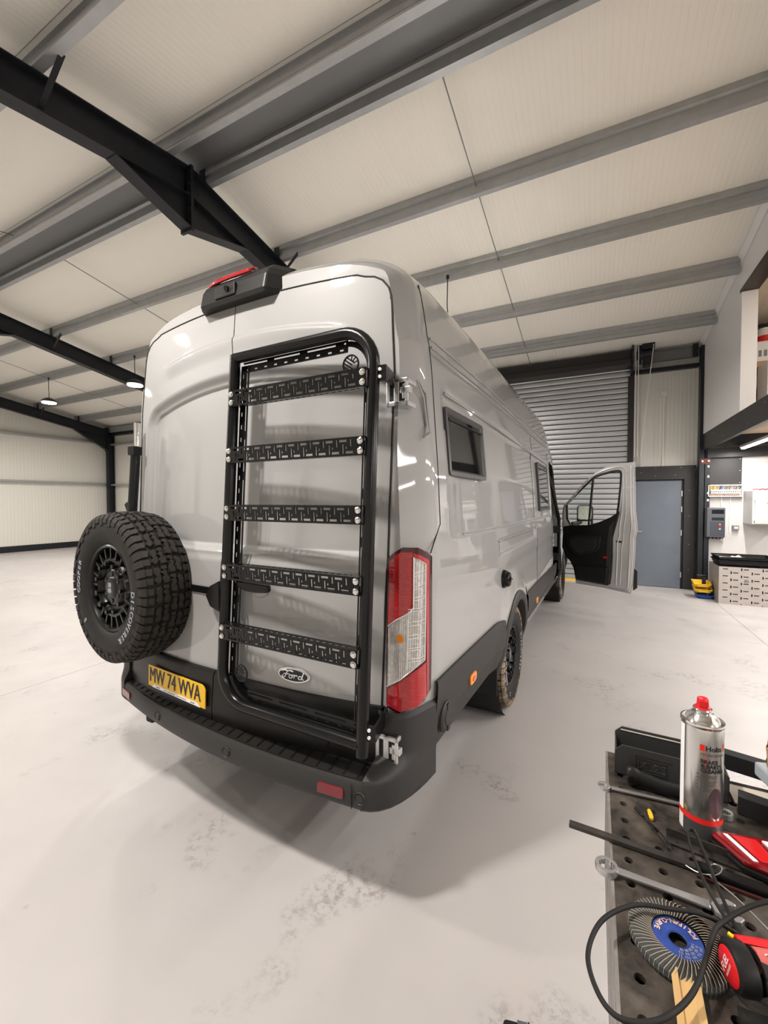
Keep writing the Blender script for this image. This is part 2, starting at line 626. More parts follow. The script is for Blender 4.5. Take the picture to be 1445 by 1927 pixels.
FRAMES = (-2.27, -8.1, -13.95)
for fx in FRAMES:
    mb = MB()
    D = 0.29
    for (ya, yb) in ((RY, BY - .14), (RY, FY + .14)):
        i_beam(mb, (fx, ya, roofz(ya) - .205), (fx, yb, roofz(yb) - .205), D, .15, (0, 0, 1))
    # apex haunch
    zt = roofz(RY) - .205
    for s in (-1, 1):
        ye = RY + s * 0.78
        zb = roofz(ye) - .205 - D
        mb.prism([(RY, zt - D), (ye, zb), (RY, zt - D - .33)], -.005, .005, Matrix(((0, 0, 1, fx), (1, 0, 0, 0), (0, 1, 0, 0), (0, 0, 0, 1))))
        mb.bar((fx, RY, zt - D - .335), (fx, ye, zb - .004), .15, .012)
    mb.bx(fx - .085, fx + .085, RY - .016, RY + .016, zt - D - .37, zt + .02)
    # knee haunch
    for s, yw in ((1, BY - .27), (-1, FY + .27)):
        zc = roofz(yw) - .205 - D
        ye = yw - s * 1.05
        ze = roofz(ye) - .205 - D
        mb.prism([(yw, zc + .02), (ye, ze), (yw, zc - .42)], -.005, .005, Matrix(((0, 0, 1, fx), (1, 0, 0, 0), (0, 1, 0, 0), (0, 0, 0, 1))))
        mb.bar((fx, yw, zc - .42), (fx, ye, ze - .004), .15, .012)
        mb.bx(fx - .09, fx + .09, yw - .016, yw + .016, zc - .47, roofz(yw) - .12)
    r = mb.build('rafter', 'steel_black', ceil)
    for yb in (RY - .045, RY + .045):
        for zz in (.04, .17, .30, .43, .55):
            for dx in (-.06, .06):
                s = 1 if yb > RY else -1
                MB().cyl((fx + dx, RY + s * .016, zt - zz), (fx + dx, RY + s * .03, zt - zz), .013, n=6).build('bolt', 'steel_black', r)
        break
    mb = MB()
    for y in (BY - .16, FY + .16):
        i_beam(mb, (fx, y + .1 * (1 if y > 0 else -1), 0), (fx, y + .1 * (1 if y > 0 else -1), roofz(y) - .12), .20, .16, (0, 1 if y > 0 else -1, 0))
    mb.build('column', 'steel_black', ceil)
    for y in PUR_P + PUR_N:
        s = 1 if y > RY else -1
        MB().bx(fx - .04, fx + .04, y - s * .012 - .005, y - s * .012 + .005, roofz(y) - .21, roofz(y) - .03).build('purlin_cleat', 'steel_black', r)
    for y in (PUR_P[1], PUR_P[3], PUR_N[1]):
        for s in (1,):
            MB().bar((fx + .36, y, roofz(y) - .19), (fx + .01, y, roofz(y) - .47), .04, .006).build('rafter_stay', 'steel_black', r)

# walls
wl = struct(MB().bx(LX - .1, LX, FY, BY, 0.10, RZ).build('wall_left', 'wall_sheet_y'))
for z in (2.19, 3.63):
    mb = MB()
    mb.bx(LX, LX + .17, FY, BY, z - .03, z + .03)
    mb.build('wall_rail', 'galv', wl, bevel=.008)
struct(MB().bx(LX - .02, LX + .03, FY, BY, 0, 0.19).build('baseboard_left', 'steel_black'))
wb = struct(MB().bx(LX, -2.45, BY - .02, BY + .08, 0.1, roofz(BY)).bx(-2.45, 2.25, BY - .02, BY + .08, 4.0, roofz(BY))
            .bx(2.25, RX2, BY - .02, BY + .08, 0, roofz(BY)).build('wall_back', 'wall_sheet_x'))
for z in (2.15, 3.6):
    MB().bx(LX, -2.6, BY - .17, BY - .02, z - .03, z + .03).build('wall_rail', 'galv', wb, bevel=.008)
MB().bx(LX, -2.6, BY - .2, BY - .03, 4.02, 4.2).build('eaves_rail', 'galv', wb, bevel=.01)
MB().bx(LX, -2.6, BY - .2, BY - .03, 3.92, 3.98).build('eaves_trim', 'steel_black', wb)
struct(MB().bx(LX, -2.6, BY - .05, BY - .015, 0, 0.19).build('baseboard_back', 'steel_black'))
struct(MB().bx(LX, RX2, FY - .08, FY + .0, 0, roofz(FY)).build('wall_front', 'wall_sheet_x'))
struct(MB().bx(RX2, RX2 + .08, FY, BY, 0, RZ).build('wall_right', 'white_wall'))

# roller shutter door
d1 = struct(MB().bx(2.17, 2.265, 7.36, 7.5, 0, 3.86).bx(-2.47, -2.375, 7.36, 7.5, 0, 3.86).build('door_1', 'charcoal', bevel=.006))
sl = MB()
prof = [(0, 0.003), (-0.010, 0.006), (-0.013, 0.012), (-0.015, 0.05), (-0.013, 0.085), (-0.008, 0.090), (0, 0.0905)]
n = len(prof)
sl.add([(-2.4, p[0], p[1]) for p in prof] + [(2.2, p[0], p[1]) for p in prof], [(i, i + 1, n + i + 1, n + i) for i in range(n - 1)])
sl.add([(-2.4, .004, -.008), (2.2, .004, -.008), (2.2, .004, .003), (-2.4, .004, .003)], [(0, 1, 2, 3)], 1)
slme = sl.mesh('slat', ['slat', 'gap'], 40)
for k in range(41):
    link_mesh('slat', slme, d1, (0, 7.445, 0.03 + k * 0.0985))
MB().bx(-2.38, 2.18, 7.42, 7.47, 0.0, 0.035).build('safety_edge', 'yellow', d1)
hb = MB()
hb.bx(-2.75, 2.2, 7.18, 7.5, 4.10, 4.27).bx(-2.75, 2.2, 7.10, 7.5, 4.0, 4.10)
hb.build('shutter_housing', 'charcoal', d1, bevel=.008)
mb = MB()
mb.bx(2.2, 2.23, 7.05, 7.5, 3.86, 4.32)
mb.bx(2.30, 2.36, 7.18, 7.26, 4.0, 4.42)
mb.cyl((2.28, 7.2, 4.16), (2.52, 7.2, 4.16), .075, n=14)
mb.bx(2.36, 2.55, 7.13, 7.25, 4.24, 4.40)
mb.bx(2.38, 2.50, 7.13, 7.28, 3.95, 4.10)
mb.build('shutter_motor', 'steel_black', d1, bevel=.006)
for (xa, xb) in ((2.265, 2.265), (2.305, 2.31), (2.53, 2.36)):
    MB().tube([(xa, 7.12, 4.3), ((xa + xb) / 2, 7.12, 3.4), (xb, 7.12, 2.35)], .006, 6).build('pull_chain', 'white_plastic', d1)
mb = MB()
mb.bx(2.5, 3.20, 7.36, 7.38, 4.06, 4.24).bx(2.5, 3.20, 7.32, 7.38, 4.235, 4.25).bx(2.5, 3.2, 7.32, 7.38, 4.05, 4.065)
mb.build('eaves_rail', 'galv_dark', wb)
mb = MB()
mb.bx(3.12, 3.20, 7.31, 7.325, 4.05, 4.27)
for z in (4.1, 4.16, 4.22):
    mb.cyl((3.16, 7.295, z), (3.16, 7.31, z), .016, n=8)
mb.build('end_plate', 'steel_black', wb)
MB().bx(2.25, 3.23, 7.42, 7.52, 3.90, 3.965).build('cladding_trim', 'steel_black', wb)
mb = MB()
mb.cyl((2.74, 7.54, 3.50), (2.74, 7.50, 3.50), .05, n=20)
mb.bx(2.727, 2.753, 7.52, 7.54, 2.2, 3.46)
mb.build('cable_conduit', 'white_plastic', wb, smooth=40)

# grey personnel door with its black surround
d2 = struct(MB().bx(2.10, 3.02, 7.46, 7.51, 0.006, 1.93).build('door_2', 'door_grey', bevel=.003))
mb = MB()
mb.bx(2.25, 3.22, 7.43, 7.50, 1.955, 2.195).bx(3.05, 3.215, 7.43, 7.50, 0, 1.955)
fr = mb.build('door_surround', 'charcoal', d2)
mb = MB()
mb.bx(3.022, 3.045, 7.45, 7.5, 0, 1.955).bx(2.09, 3.045, 7.45, 7.5, 1.932, 1.953)
mb.build('door_frame', 'gap', d2)
mb = MB()
for z in (.25, 1.0, 1.42, 1.7):
    mb.bx(3.012, 3.03, 7.445, 7.46, z - .05, z + .05)
mb.build('hinge', 'galv', d2)
mb = MB()
mb.bx(2.285, 2.322, 7.448, 7.46, .86, 1.10).cyl((2.305, 7.455, 1.01), (2.305, 7.40, 1.01), .012, n=10).cyl((2.298, 7.405, 1.01), (2.425, 7.405, 1.01), .012, n=10)
mb.build('lever_handle', 'chrome', d2, smooth=40)
for (x, z) in ((2.4, 2.08), (2.62, 2.02), (2.62, 2.16), (2.92, 2.03), (3.0, 2.16), (3.13, 1.75), (3.13, 1.3), (3.13, .8), (3.13, .35), (3.2, 2.12)):
    MB().cyl((x, 7.43, z), (x, 7.426, z), .006, n=8).build('screw', 'galv', fr)

# column at the corner of the mezzanine
mb = MB()
i_beam(mb, (3.30, 7.40, 0), (3.30, 7.40, 4.2), .17, .15, (0, 1, 0))
mb.bx(3.225, 3.232, 7.24, 7.40, 0, 4.2)
col = struct(mb.build('trim_1', 'steel_black'))
MB().bx(3.235, 3.375, 7.222, 7.236, 2.20, 2.28).build('splice_plate', mat('red_oxide', (0.13, 0.03, 0.02), .6), col)
for x in (3.262, 3.348):
    MB().cyl((x, 7.222, 2.24), (x, 7.205, 2.24), .014, n=8).build('bolt', 'chrome', col)
mb = MB()
for z in (1.06, 1.58, 1.70, 1.98, 2.15):
    mb.bx(3.338, 3.362, 7.222, 7.230, z - .018, z + .018)
mb.build('tape_patch', 'white_plastic', col)

# ------------------------------------------------------------------ mezzanine side
mez = struct(MB().bx(RX, RX + .06, FY + .1, 7.45, 2.43, 2.70).build('trim_2', 'charcoal', bevel=.004))
for k in range(9):
    y = 7.1 - .55 * k
    MB().cyl((RX, y, 2.50 + .13 * (k % 2)), (RX - .003, y, 2.50 + .13 * (k % 2)), .008, n=8).build('screw', 'galv', mez)
MB().bx(RX + .06, RX2, FY + .1, 7.45, 2.62, 2.68).build('floor_deck', 'ply', mez)
for k in range(4):
    y = 6.95 - 3.4 * k
    MB().bx(RX + .06, RX2, y - .06, y + .06, 2.45, 2.62).build('deck_joist', 'steel_black', mez)
MB().bx(RX + .06, RX2, 7.20, 7.34, 2.295, 2.45).build('edge_beam', 'charcoal', mez)
ceil2 = struct(MB().bx(RX + .07, RX2, FY + .1, 7.2, 2.625, 2.635).build('ceiling_2', 'ply'))
# white partition over the mezzanine edge and the opening beside it
P = MB()
P.add([(RX, 7.45, 2.70), (RX, 5.26, 2.70), (RX, 5.26, roofz(5.26) + .02), (RX, 7.45, roofz(7.45) + .02),
       (RX + .155, 7.45, 2.70), (RX + .155, 5.26, 2.70), (RX + .155, 5.26, roofz(5.26) + .02), (RX + .155, 7.45, roofz(7.45) + .02)],
      [(0, 1, 2, 3), (7, 6, 5, 4), (0, 4, 5, 1), (3, 2, 6, 7), (0, 3, 7, 4)])
P.add([(RX, 5.26, 4.24), (RX, 0.6, 4.24), (RX, .6, roofz(.6)), (RX, RY, RZ + .02), (RX, 5.26, roofz(5.26) + .02)], [(0, 1, 2, 3, 4)])
P.add([(RX + .155, 5.26, 4.24), (RX + .155, 0.6, 4.24), (RX + .155, .6, roofz(.6)), (RX + .155, RY, RZ + .02), (RX + .155, 5.26, roofz(5.26) + .02)], [(4, 3, 2, 1, 0)])
wp = struct(P.build('wall_partition', 'partition', fix=False))
MB().bx(RX - .002, RX + .157, 5.245, 5.262, 2.70, 4.2).build('end_panel', 'white_trim', wp)
mb = MB()
mb.bx(RX - .012, RX + .165, 0.6, 5.30, 4.205, 4.24)
mb.build('header_board', mat('header_brown', (0.035, 0.026, 0.024), .45), wp)
mb = MB()
for (ya, yb) in ((7.45, 1.6),):
    mb.add([(RX - .006, ya, roofz(ya) - .10), (RX - .006, yb, roofz(yb) - .10), (RX - .006, yb, roofz(yb) - .09), (RX - .006, ya, roofz(ya) - .09)], [(0, 1, 2, 3)])
    mb.add([(RX - .05, ya, roofz(ya) - .004), (RX - .05, yb, roofz(yb) - .004), (RX, yb, roofz(yb) - .09), (RX, ya, roofz(ya) - .09)], [(0, 1, 2, 3)])
mb.build('corner_flashing', 'partition', wp, fix=False)

# white wall under the mezzanine
ww = struct(MB().bx(3.38, RX2, 7.30, 7.36, 0, 2.30).build('wall_workshop', 'white_wall'))
MB().bx(3.865, 3.868, 7.296, 7.30, 0, 1.85).build('board_joint', 'white_trim', ww)
mb = MB().bx(3.352, 3.807, 7.285, 7.30, 1.846, 2.296)
bp = mb.build('blanking_panel', 'charcoal', ww, bevel=.002)
for x in (3.38, 3.78):
    for z in (1.875, 2.07, 2.265):
        MB().cyl((x, 7.285, z), (x, 7.282, z), .007, n=8).build('screw', 'galv', bp)

# open consumer unit
t = thing(empty('fuse_box', (3.58, 7.30, 1.735)), 'open white fuse box full of coloured wires below the black wall panel', 'fuse box')
mb = MB()
mb.bx(-.23, .23, -.012, 0, -.098, .098)
for q in ((-.23, .23, -.09, 0, .086, .098), (-.23, .23, -.09, 0, -.098, -.086), (-.23, -.218, -.09, 0, -.098, .098), (.218, .23, -.09, 0, -.098, .098)):
    mb.bx(*q)
mb.build('box_tray', 'white_plastic', t, bevel=.003)
for k in range(14):
    x = -.19 + k * .0285
    mb = MB().bx(x, x + .024, -.075, -.02, -.045, .02)
    mb.bx(x + .007, x + .017, -.088, -.075, -.02, -.002, 1)
    mb.build('breaker', ['white_plastic', 'black_plastic'], t)
cols = ['cable_yellow', 'blue', 'grey_plastic', 'copper_wire', 'white_plastic', 'black_plastic']
for k in range(20):
    x = -.2 + k * .0205
    r = random.Random(k)
    pts = [(x, -.05, .015), (x + r.uniform(-.02, .02), -.075, .045 + r.uniform(0, .02)), (x + r.uniform(-.05, .05), -.06, .083)]
    mb = MB().tube(smooth_path(pts, 4), .0045, 6)
    mb.build('wire', cols[(0 if k < 6 else 1 if k < 9 else (k * 5) % 6)], t)
MB().bx(-.205, -.03, -.06, -.03, -.075, -.055).bx(.0, .20, -.06, -.03, -.075, -.055).build('terminal_bar', 'copper_wire', t)
for x in (-.035, .085):
    MB().bx(x - .008, x + .008, -.014, 0, -.70 if x > 0 else -.25, -.098).build('cable_conduit', 'white_plastic', t)

# dark inverter on the wall
t = thing(empty('inverter_unit', (3.455, 7.30, 1.205)), 'dark grey inverter box with three round buttons on white wall beside column', 'electrical box')
b = MB().bx(-.125, .125, -.12, -.03, -.25, .25)
b.build('casing', 'blue_grey', t, bevel=.012)
mb = MB()
for k in range(9):
    mb.bx(-.15 + .001 * k, -.125, -.11 + .011 * k, -.107 + .011 * k, -.24, .24)
mb.build('cooling_fins', 'black_plastic', t)
MB().bx(-.055, .105, -.125, -.118, .15, .215).build('display_panel', 'black_gloss', t)
MB().bx(-.055, .105, -.125, -.118, .04, .085).build('label_panel', 'black_plastic', t)
mb = MB().bx(-.075, .115, -.124, -.119, -.22, .02)
mb.build('front_plate', mat('front_slate', (0.045, 0.05, 0.065), .5), t, bevel=.004)
for k, z in enumerate((-.03, -.068, -.106)):
    MB().cyl((.05, -.122, z), (.05, -.136, z), .014, n=14).build('button', ['copper_wire', 'red_plastic', 'silver'][k], t, smooth=40)
for x in (-.08, -.03, .02, .07):
    MB().cyl((x, -.08, -.25), (x, -.08, -.275), .014, n=10).build('cable_gland', 'black_plastic', t)
MB().tube(smooth_path([(.07, -.08, -.275), (.10, -.08, -.30), (.125, -.06, -.27), (.126, -.01, -.23)], 5), .006, 6).build('cable', 'white_plastic', t)

t = thing(empty('wall_socket', (3.735, 7.30, 1.121)), 'small grey switch box with white rocker at the end of wall conduit', 'switch')
MB().bx(-.042, .042, -.055, 0, -.04, .04).build('back_box', 'grey_plastic', t, bevel=.006)
MB().bx(-.02, .028, -.06, -.055, -.014, .016).build('rocker', 'print_white', t)

# grey metal wall cabinet
t = thing(empty('metal_cabinet', (4.08, 7.30, 1.465)), 'pale grey steel wall cabinet with printed sheet on door', 'cabinet')
MB().bx(-.245, .245, -.45, 0, -.265, .265).build('cabinet_body', mat('cabinet_grey', (.50, .50, .485), .4), t, bevel=.004)
MB().bx(-.215, .245, -.468, -.452, -.255, .25).build('door', mat('cabinet_door', (.47, .47, .455), .4), t, bevel=.003)
mb = MB()
for z in (-.16, .16):
    mb.bx(-.228, -.208, -.472, -.45, z - .045, z + .045)
mb.build('hinge', 'white_trim', t)
sh = MB().bx(-.17, .05, -.4702, -.4685, -.19, .11).build('notice_sheet', 'paper', t)
mb = MB().cyl((-.055, -.4703, .065), (-.055, -.4712, .065), .024, n=16)
mb.build('printed_logo', 'orange_print', sh)
t2 = thing(empty('jump_leads', (4.03, 6.98, 1.732)), 'tangled red clamps and thin black lead lying on pale cabinet', 'cable')
for k in range(4):
    x = -.12 + .075 * k
    MB().tube(smooth_path([(x - .04, -.03 * (k % 2), .008), (x, .0, .022), (x + .05, -.02, .01)], 4), .009, 8).build('clamp', 'red_print' if k % 2 == 0 else mat('maroon', (.12, .015, .02), .5), t2, smooth=50)
MB().tube(smooth_path([(.0, 0, .01), (.05, .0, .06), (.10, 0, .085), (.15, .01, .06), (.12, .02, .012), (.05, .02, .008)], 6), .004, 6).build('lead', 'black_rubber', t2, smooth=60)

# slotted steel crate, trays and bins
t = thing(empty('steel_crate', (3.352, 6.45, 0)), 'large steel crate with staggered slots standing against white wall', 'crate')
U = ['........', '........', '.####...', '........', '........', '.......#', '.......#', '.......#']
U2 = ['........', '.......#', '.......#', '.......#', '........', '........', '.####...', '........']
rows = []
for k in range(5):
    rows += [(u * 4 + v * 0)[:32] for u, v in zip(U, U2)]
rows = rows + ['.' * 32] * 2
# stagger every second column of units
rr = []
for r in range(len(rows)):
    s = ''
    for c in range(7):
        src = U if c % 2 == 0 else U2
        s += src[r % 8]
    rr.append('..' + s + '..')
cw, ch = .0155, .0135
H = len(rr) * ch
mb = MB()
bitmap_plate(mb, rr, cw, ch, .004, Matrix(((1, 0, 0, 0), (0, 0, -1, 0), (0, 1, 0, .0), (0, 0, 0, 1))))
Wd = len(rr[0]) * cw
mb.build('front_panel', 'slot_steel', t)
MB().bx(0, .004, .0, .62, 0, H).bx(Wd - .004, Wd, 0, .62, 0, H).bx(0, Wd, .616, .62, 0, H).build('side_panel', 'slot_steel', t)
MB().bx(.006, Wd - .006, .02, .61, .002, H - .03).build('inner_liner', 'gap', t)
em = MB()
T = Matrix(((1, 0, 0, .33), (0, 0, -1, -.0045), (0, 1, 0, .36), (0, 0, 0, 1)))
em.lathe([(.026, 0), (.029, 0), (.029, .002), (.026, .002)], T, 20)
for k in range(4):
    em.bx(-.02 + .011 * k, -.014 + .011 * k, -.018, .018, 0, .002, 0, T)
em.build('maker_emblem', 'steel_dull', t)
CT = H + .002
for k in range(2):
    tr = thing(empty('parts_tray', (3.352 - .0, 6.46, CT + .055 * k)), ['black plastic tray nested directly on the slotted steel crate', 'black plastic tray on top of another, holding a pale rag'][k], 'tray')
    o = MB()
    w, d, h, i = .70, .50, .085, .03
    o.bx(-.01 + i, w - i, i, d - i, 0, .006)
    for (a, b, c2, e) in ((0, 0, w, 0), (0, d, w, d), (0, 0, 0, d), (w, 0, w, d)):
        pass
    vs = [(i, i, 0), (w - i, i, 0), (w - i, d - i, 0), (i, d - i, 0), (0, 0, h), (w, 0, h), (w, d, h), (0, d, h)]
    o.add(vs, [(0, 1, 5, 4), (1, 2, 6, 5), (2, 3, 7, 6), (3, 0, 4, 7)])
    q = o.build('tray_shell', 'black_gloss', tr, fix=False)
    so = q.modifiers.new('t', 'SOLIDIFY')
    so.thickness = .005
    rim = MB().tube([(0, 0, h), (w, 0, h), (w, d, h), (0, d, h)], .009, 6, closed=True)
    rim.build('rim', 'black_gloss', tr)
RG = []
for i in range(10):
    row = []
    for j in range(9):
        u, v = i / 9 - .5, j / 8 - .5
        row.append((u * .17 + .02 * math.sin(5 * v), v * .16, .05 - .12 * (u * u + v * v) + .012 * math.sin(13 * u + 5 * v)))
    RG.append(row)
rg = MB().grid(RG).build('cleaning_rag', 'rag', None, smooth=70, fix=False)
rg.location = (3.60, 6.60, CT + .10)
so = rg.modifiers.new('t', 'SOLIDIFY')
so.thickness = .006
thing(rg, 'crumpled pale rag lying in the upper black tray', 'rag')


def bin_(loc, m, lab, rz=0.0, w=.22, d=.26, h=.085):
    t = thing(empty('storage_bin', loc, rz), lab, 'storage bin')
    o = MB()
    i = .02
    vs = [(i, i + .03, 0), (w - i, i + .03, 0), (w - i, d - i, 0), (i, d - i, 0), (0, 0, h * .62), (w, 0, h * .62), (w, d, h), (0, d, h), (0, d * .35, h), (w, d * .35, h)]
    o.add(vs, [(0, 3, 2, 1), (0, 1, 5, 4), (1, 2, 6, 9, 5), (2, 3, 7, 6), (3, 0, 4, 8, 7)])
    q = o.build('bin_shell', m, t, fix=False)
    so = q.modifiers.new('t', 'SOLIDIFY')
    so.thickness = .004
    MB().tube([(0, 0, h * .62), (w, 0, h * .62), (w, d * .35, h), (w, d, h), (0, d, h), (0, d * .35, h)], .006, 6, closed=True).build('rim', m, t)
    MB().bx(w * .2, w * .8, .006, .012, h * .22, h * .45, 0, Matrix.Translation((0, .0, 0))).build('card_slot', m, t)
    return t


bin_((3.12, 6.66, 0.002), 'blue', 'blue plastic storage bin under two yellow bins by the column')
bin_((3.10, 6.655, 0.092), 'yellow', 'yellow plastic storage bin between a blue bin and another yellow one')
bin_((3.085, 6.65, 0.182), 'yellow', 'topmost yellow storage bin with a black bracket in it')
t = thing(empty('angle_bracket', (3.22, 6.75, .192)), 'black bent bracket sticking up from the topmost yellow bin', 'bracket')
MB().bx(-.02, .03, -.02, .02, 0, .17).bx(-.012, .0, -.024, -.02, .0, .15).build('upright', 'black_gloss', t, bevel=.006)
MB().bx(-.09, .03, -.02, .02, .155, .185).build('arm', 'black_gloss', t, bevel=.006)

# things on the mezzanine behind the opening
t = thing(empty('storage_shelf', (3.50, 6.35, 2.685)), 'brown wooden shelf unit on the mezzanine beside white partition end', 'shelf')
MB().bx(0, 1.4, 0, .5, .82, .90).build('shelf_board', 'wood', t)
MB().bx(0, 1.4, 0, .5, .0, .03).build('bottom_board', 'wood', t)
MB().bx(.12, .16, 0, .5, 0, .82).bx(1.36, 1.4, 0, .5, 0, .82).build('side_board', 'wood', t)
for (x, lab) in ((3.86, 'red and white paint tin at the left end of mezzanine shelf'), (4.05, 'red and white paint tin second from the white partition')):
    t = thing(empty('paint_tin', (x, 6.58, 3.885)), lab, 'tin')
    MB().cyl((0, 0, 0), (0, 0, .22), .085, n=24).build('tin_body', 'print_white', t, smooth=40)
    MB().lathe([(.086, .02), (.086, .12)], Matrix.Identity(4), 24).build('printed_band', 'red_print', t, smooth=40)
    MB().lathe([(0, .222), (.07, .222), (.08, .232), (.088, .222), (.086, .215)], Matrix.Identity(4), 24).build('lid', 'chrome', t, smooth=40)
t = thing(empty('vented_box', (3.70, 6.37, 3.59)), 'white box with vent slots on the mezzanine shelf under tins', 'box')
MB().bx(0, .9, 0, .42, 0, .29).build('box_shell', 'white_trim', t, bevel=.008)
for k in range(12):
    MB().bx(.04 + .06 * k, .075 + .06 * k, -.004, .0, .07, .16).build('vent_slot', 'grey_plastic', t)
t = thing(empty('hose_reel', (4.05, 6.56, 2.716)), 'round black hose reel under the mezzanine shelf', 'reel')
RT = Matrix.Translation((0, 0, .42)) @ Matrix.Rotation(PI / 2, 4, 'X')
MB().lathe([(.02, -.06), (.16, -.06), (.27, -.08), (.29, -.05), (.29, .05), (.27, .08), (.16, .06), (.02, .06)], RT, 28).build('reel_drum', 'black_gloss', t, smooth=40)
MB().bx(-.05, .05, -.1, .1, 0, .42).build('reel_stand', 'black_gloss', t)
o = MB().bx(0, .04, 0, .40, 0, .80).build('white_panel', 'white_trim', None, bevel=.004)
o.location = (3.72, 5.92, 2.685)
thing(o, 'plain white board standing on edge beside the black hose reel', 'board')
mb = MB()
mb.bx(3.45, RX2, 7.3, 7.36, 3.85, 3.90).bx(3.45, RX2, 7.3, 7.36, 4.0, 4.05)
mb.build('wall_rail', 'galv', wb)
MB().bx(RX + .3, RX2, 6.9, 7.0, 4.16, 4.3).build('dark_lintel', 'charcoal', mez)

# timber by the far wall
for k in range(3):
    o = MB().bx(-.5, .5, -.05, .05, 0, .05).build('timber_plank', 'wood', None)
    o.location = (-13.2 + .22 * k, 6.35 + .13 * k, .0 + .05 * (k == 2))
    o.location = [(-13.35, 6.62, 0), (-13.15, 6.80, 0), (-13.25, 6.70, .051)][k]
    o.rotation_euler = (0, 0, .12 * k - .1)
    thing(o, ['rough timber plank on floor, nearest to us by far corner column', 'rough timber plank on floor, furthest of three by corner column', 'rough timber plank lying across two others by corner column'][k], 'plank')

# ------------------------------------------------------------------ lamps


def high_bay(x, y, lab):
    zt = roofz(y) - .205
    zl = 4.02 if x < -1 else 3.86
    t = thing(empty('pendant_lamp', (x, y, zl)), lab, 'lamp')
    MB().lathe([(0, .02), (.10, .02), (.155, .045), (.16, .07), (.13, .10), (.06, .14), (0, .145)], Matrix.Identity(4), 28).build('lamp_housing', 'steel_black', t, smooth=40)
    MB().lathe([(0, .012), (.145, .012), (.15, .03)], Matrix.Identity(4), 28).build('diffuser', 'led', t, smooth=40, fix=False)
    MB().tube([(0, 0, .14), (.008, .0, .25), (-.006, 0, .40), (0, 0, zt - zl)], .007, 6).build('flex_cord', 'steel_black', t)
    MB().cyl((0, 0, zt - zl - .03), (0, 0, zt - zl + .01), .022, n=8).build('hook', 'steel_black', t)
    ld = bpy.data.lights.new('lamp_light', 'AREA')
    ld.shape = 'DISK'
    ld.size = .28
    ld.energy = HIGHBAY_W
    ld.color = (1.0, 0.945, 0.89)
    ld.spread = math.radians(170)
    lo = bpy.data.objects.new('lamp_light', ld)
    COL.objects.link(lo)
    lo.parent = t
    lo.location = (0, 0, .005)
    return t


LL = [['round pendant lamp nearest the far corner column', 'round pendant lamp beside the second rafter, left of van', 'round pendant lamp over hall floor left of the van roof', 'round pendant lamp hanging above the van bonnet'],
      ['round pendant lamp furthest along the near row', 'round pendant lamp second along the near row', 'round pendant lamp third along the near row', 'round pendant lamp just behind the van rear doors']]
for r, (y, xs_l) in enumerate(LAMP_ROWS):
    for i, x in enumerate(xs_l):
        high_bay(x, y, LL[r][i])


def batten(x, y, z, lab, length=1.25):
    t = thing(empty('led_batten', (x, y, z)), lab, 'lamp')
    MB().bx(-.04, .04, -length / 2, length / 2, 0, .04).build('batten_body', 'white_plastic', t, bevel=.006)
    MB().bx(-.026, .026, -length / 2 + .02, length / 2 - .02, -.02, 0).build('diffuser', 'led_tube', t, bevel=.008)
    ld = bpy.data.lights.new('batten_light', 'AREA')
    ld.shape = 'RECTANGLE'
    ld.size = .05
    ld.size_y = length
    ld.energy = BATTEN_W
    ld.color = (1.0, 0.96, 0.92)
    lo = bpy.data.objects.new('batten_light', ld)
    COL.objects.link(lo)
    lo.parent = t
    lo.location = (0, 0, -.024)
    return t


BY_ = [6.3, 4.1, 1.9, -.3, -2.5]
for k, y in enumerate(BY_):
    batten(3.72, y, 2.405, ['LED batten under mezzanine nearest the fuse box', 'LED batten under mezzanine, second from the fuse box', 'LED batten under mezzanine, third from the fuse box',
                            'LED batten under mezzanine, fourth from the fuse box', 'LED batten under mezzanine, furthest from the fuse box'][k])
for k, y in enumerate([3.6, .4]):  # added lights, out of view, to brighten the wall end and shelf
    batten(4.7, y, 4.35, ['LED batten above the mezzanine deck near the shelf', 'LED batten above the mezzanine deck away from the shelf'][k])
for k, y in enumerate([5.2, 2.4, -.4]):
    batten(5.4, y, 2.405, ['LED batten deep under mezzanine towards the back wall', 'LED batten deep under mezzanine half way along', 'LED batten deep under mezzanine towards the front wall'][k])

# ------------------------------------------------------------------ the van (own axes: x right, y forward from the rear face, z up)
ang = math.radians(-1.5)
cx_, cy_ = CAM[0], CAM[1]
VAN = empty('camper_van', (cx_ - (math.cos(ang) * cx_ - math.sin(ang) * cy_), cy_ - (math.sin(ang) * cx_ + math.cos(ang) * cy_), 0), ang)
thing(VAN, 'silver high-roof panel van with black rear ladder and spare wheel, front door open', 'van')
PZ = [.36, .42, .48, .55, .80, 1.0, 1.25, 1.35, 1.7, 2.1, 2.25, 2.29, 2.40, 2.50, 2.57, 2.62, 2.66, 2.70, 2.73, 2.755, 2.77, 2.775]
PX = [.955, .972, .992, 1.008, 1.028, 1.034, 1.022, 1.014, .992, .957, .939, .928, .910, .890, .871, .847, .815, .755, .67, .54, .33, .0]


def sst(a, b, x):
    t = max(0.0, min(1.0, (x - a) / (b - a))) if b != a else float(x > a)
    return t * t * (3 - 2 * t)


def Xs(y, z):
    x = float(np.interp(z, PZ, PX))
    t = max(0.0, min(1.0, (1.5 - y) / 1.5))
    return x * (1 - .022 * t * t * (3 - 2 * t))


def lean(z):
    return float(np.interp(z, [.3, .7, 2.1, 2.5, 2.75], [-.045, -.04, .022, .045, .07]))


def bow(z):
    return float(np.interp(z, [.3, .7, 2.5, 2.7], [.098, .095, .052, .05]))


ARCH = (1.72, .40)
ARCHF = (5.60, .40)


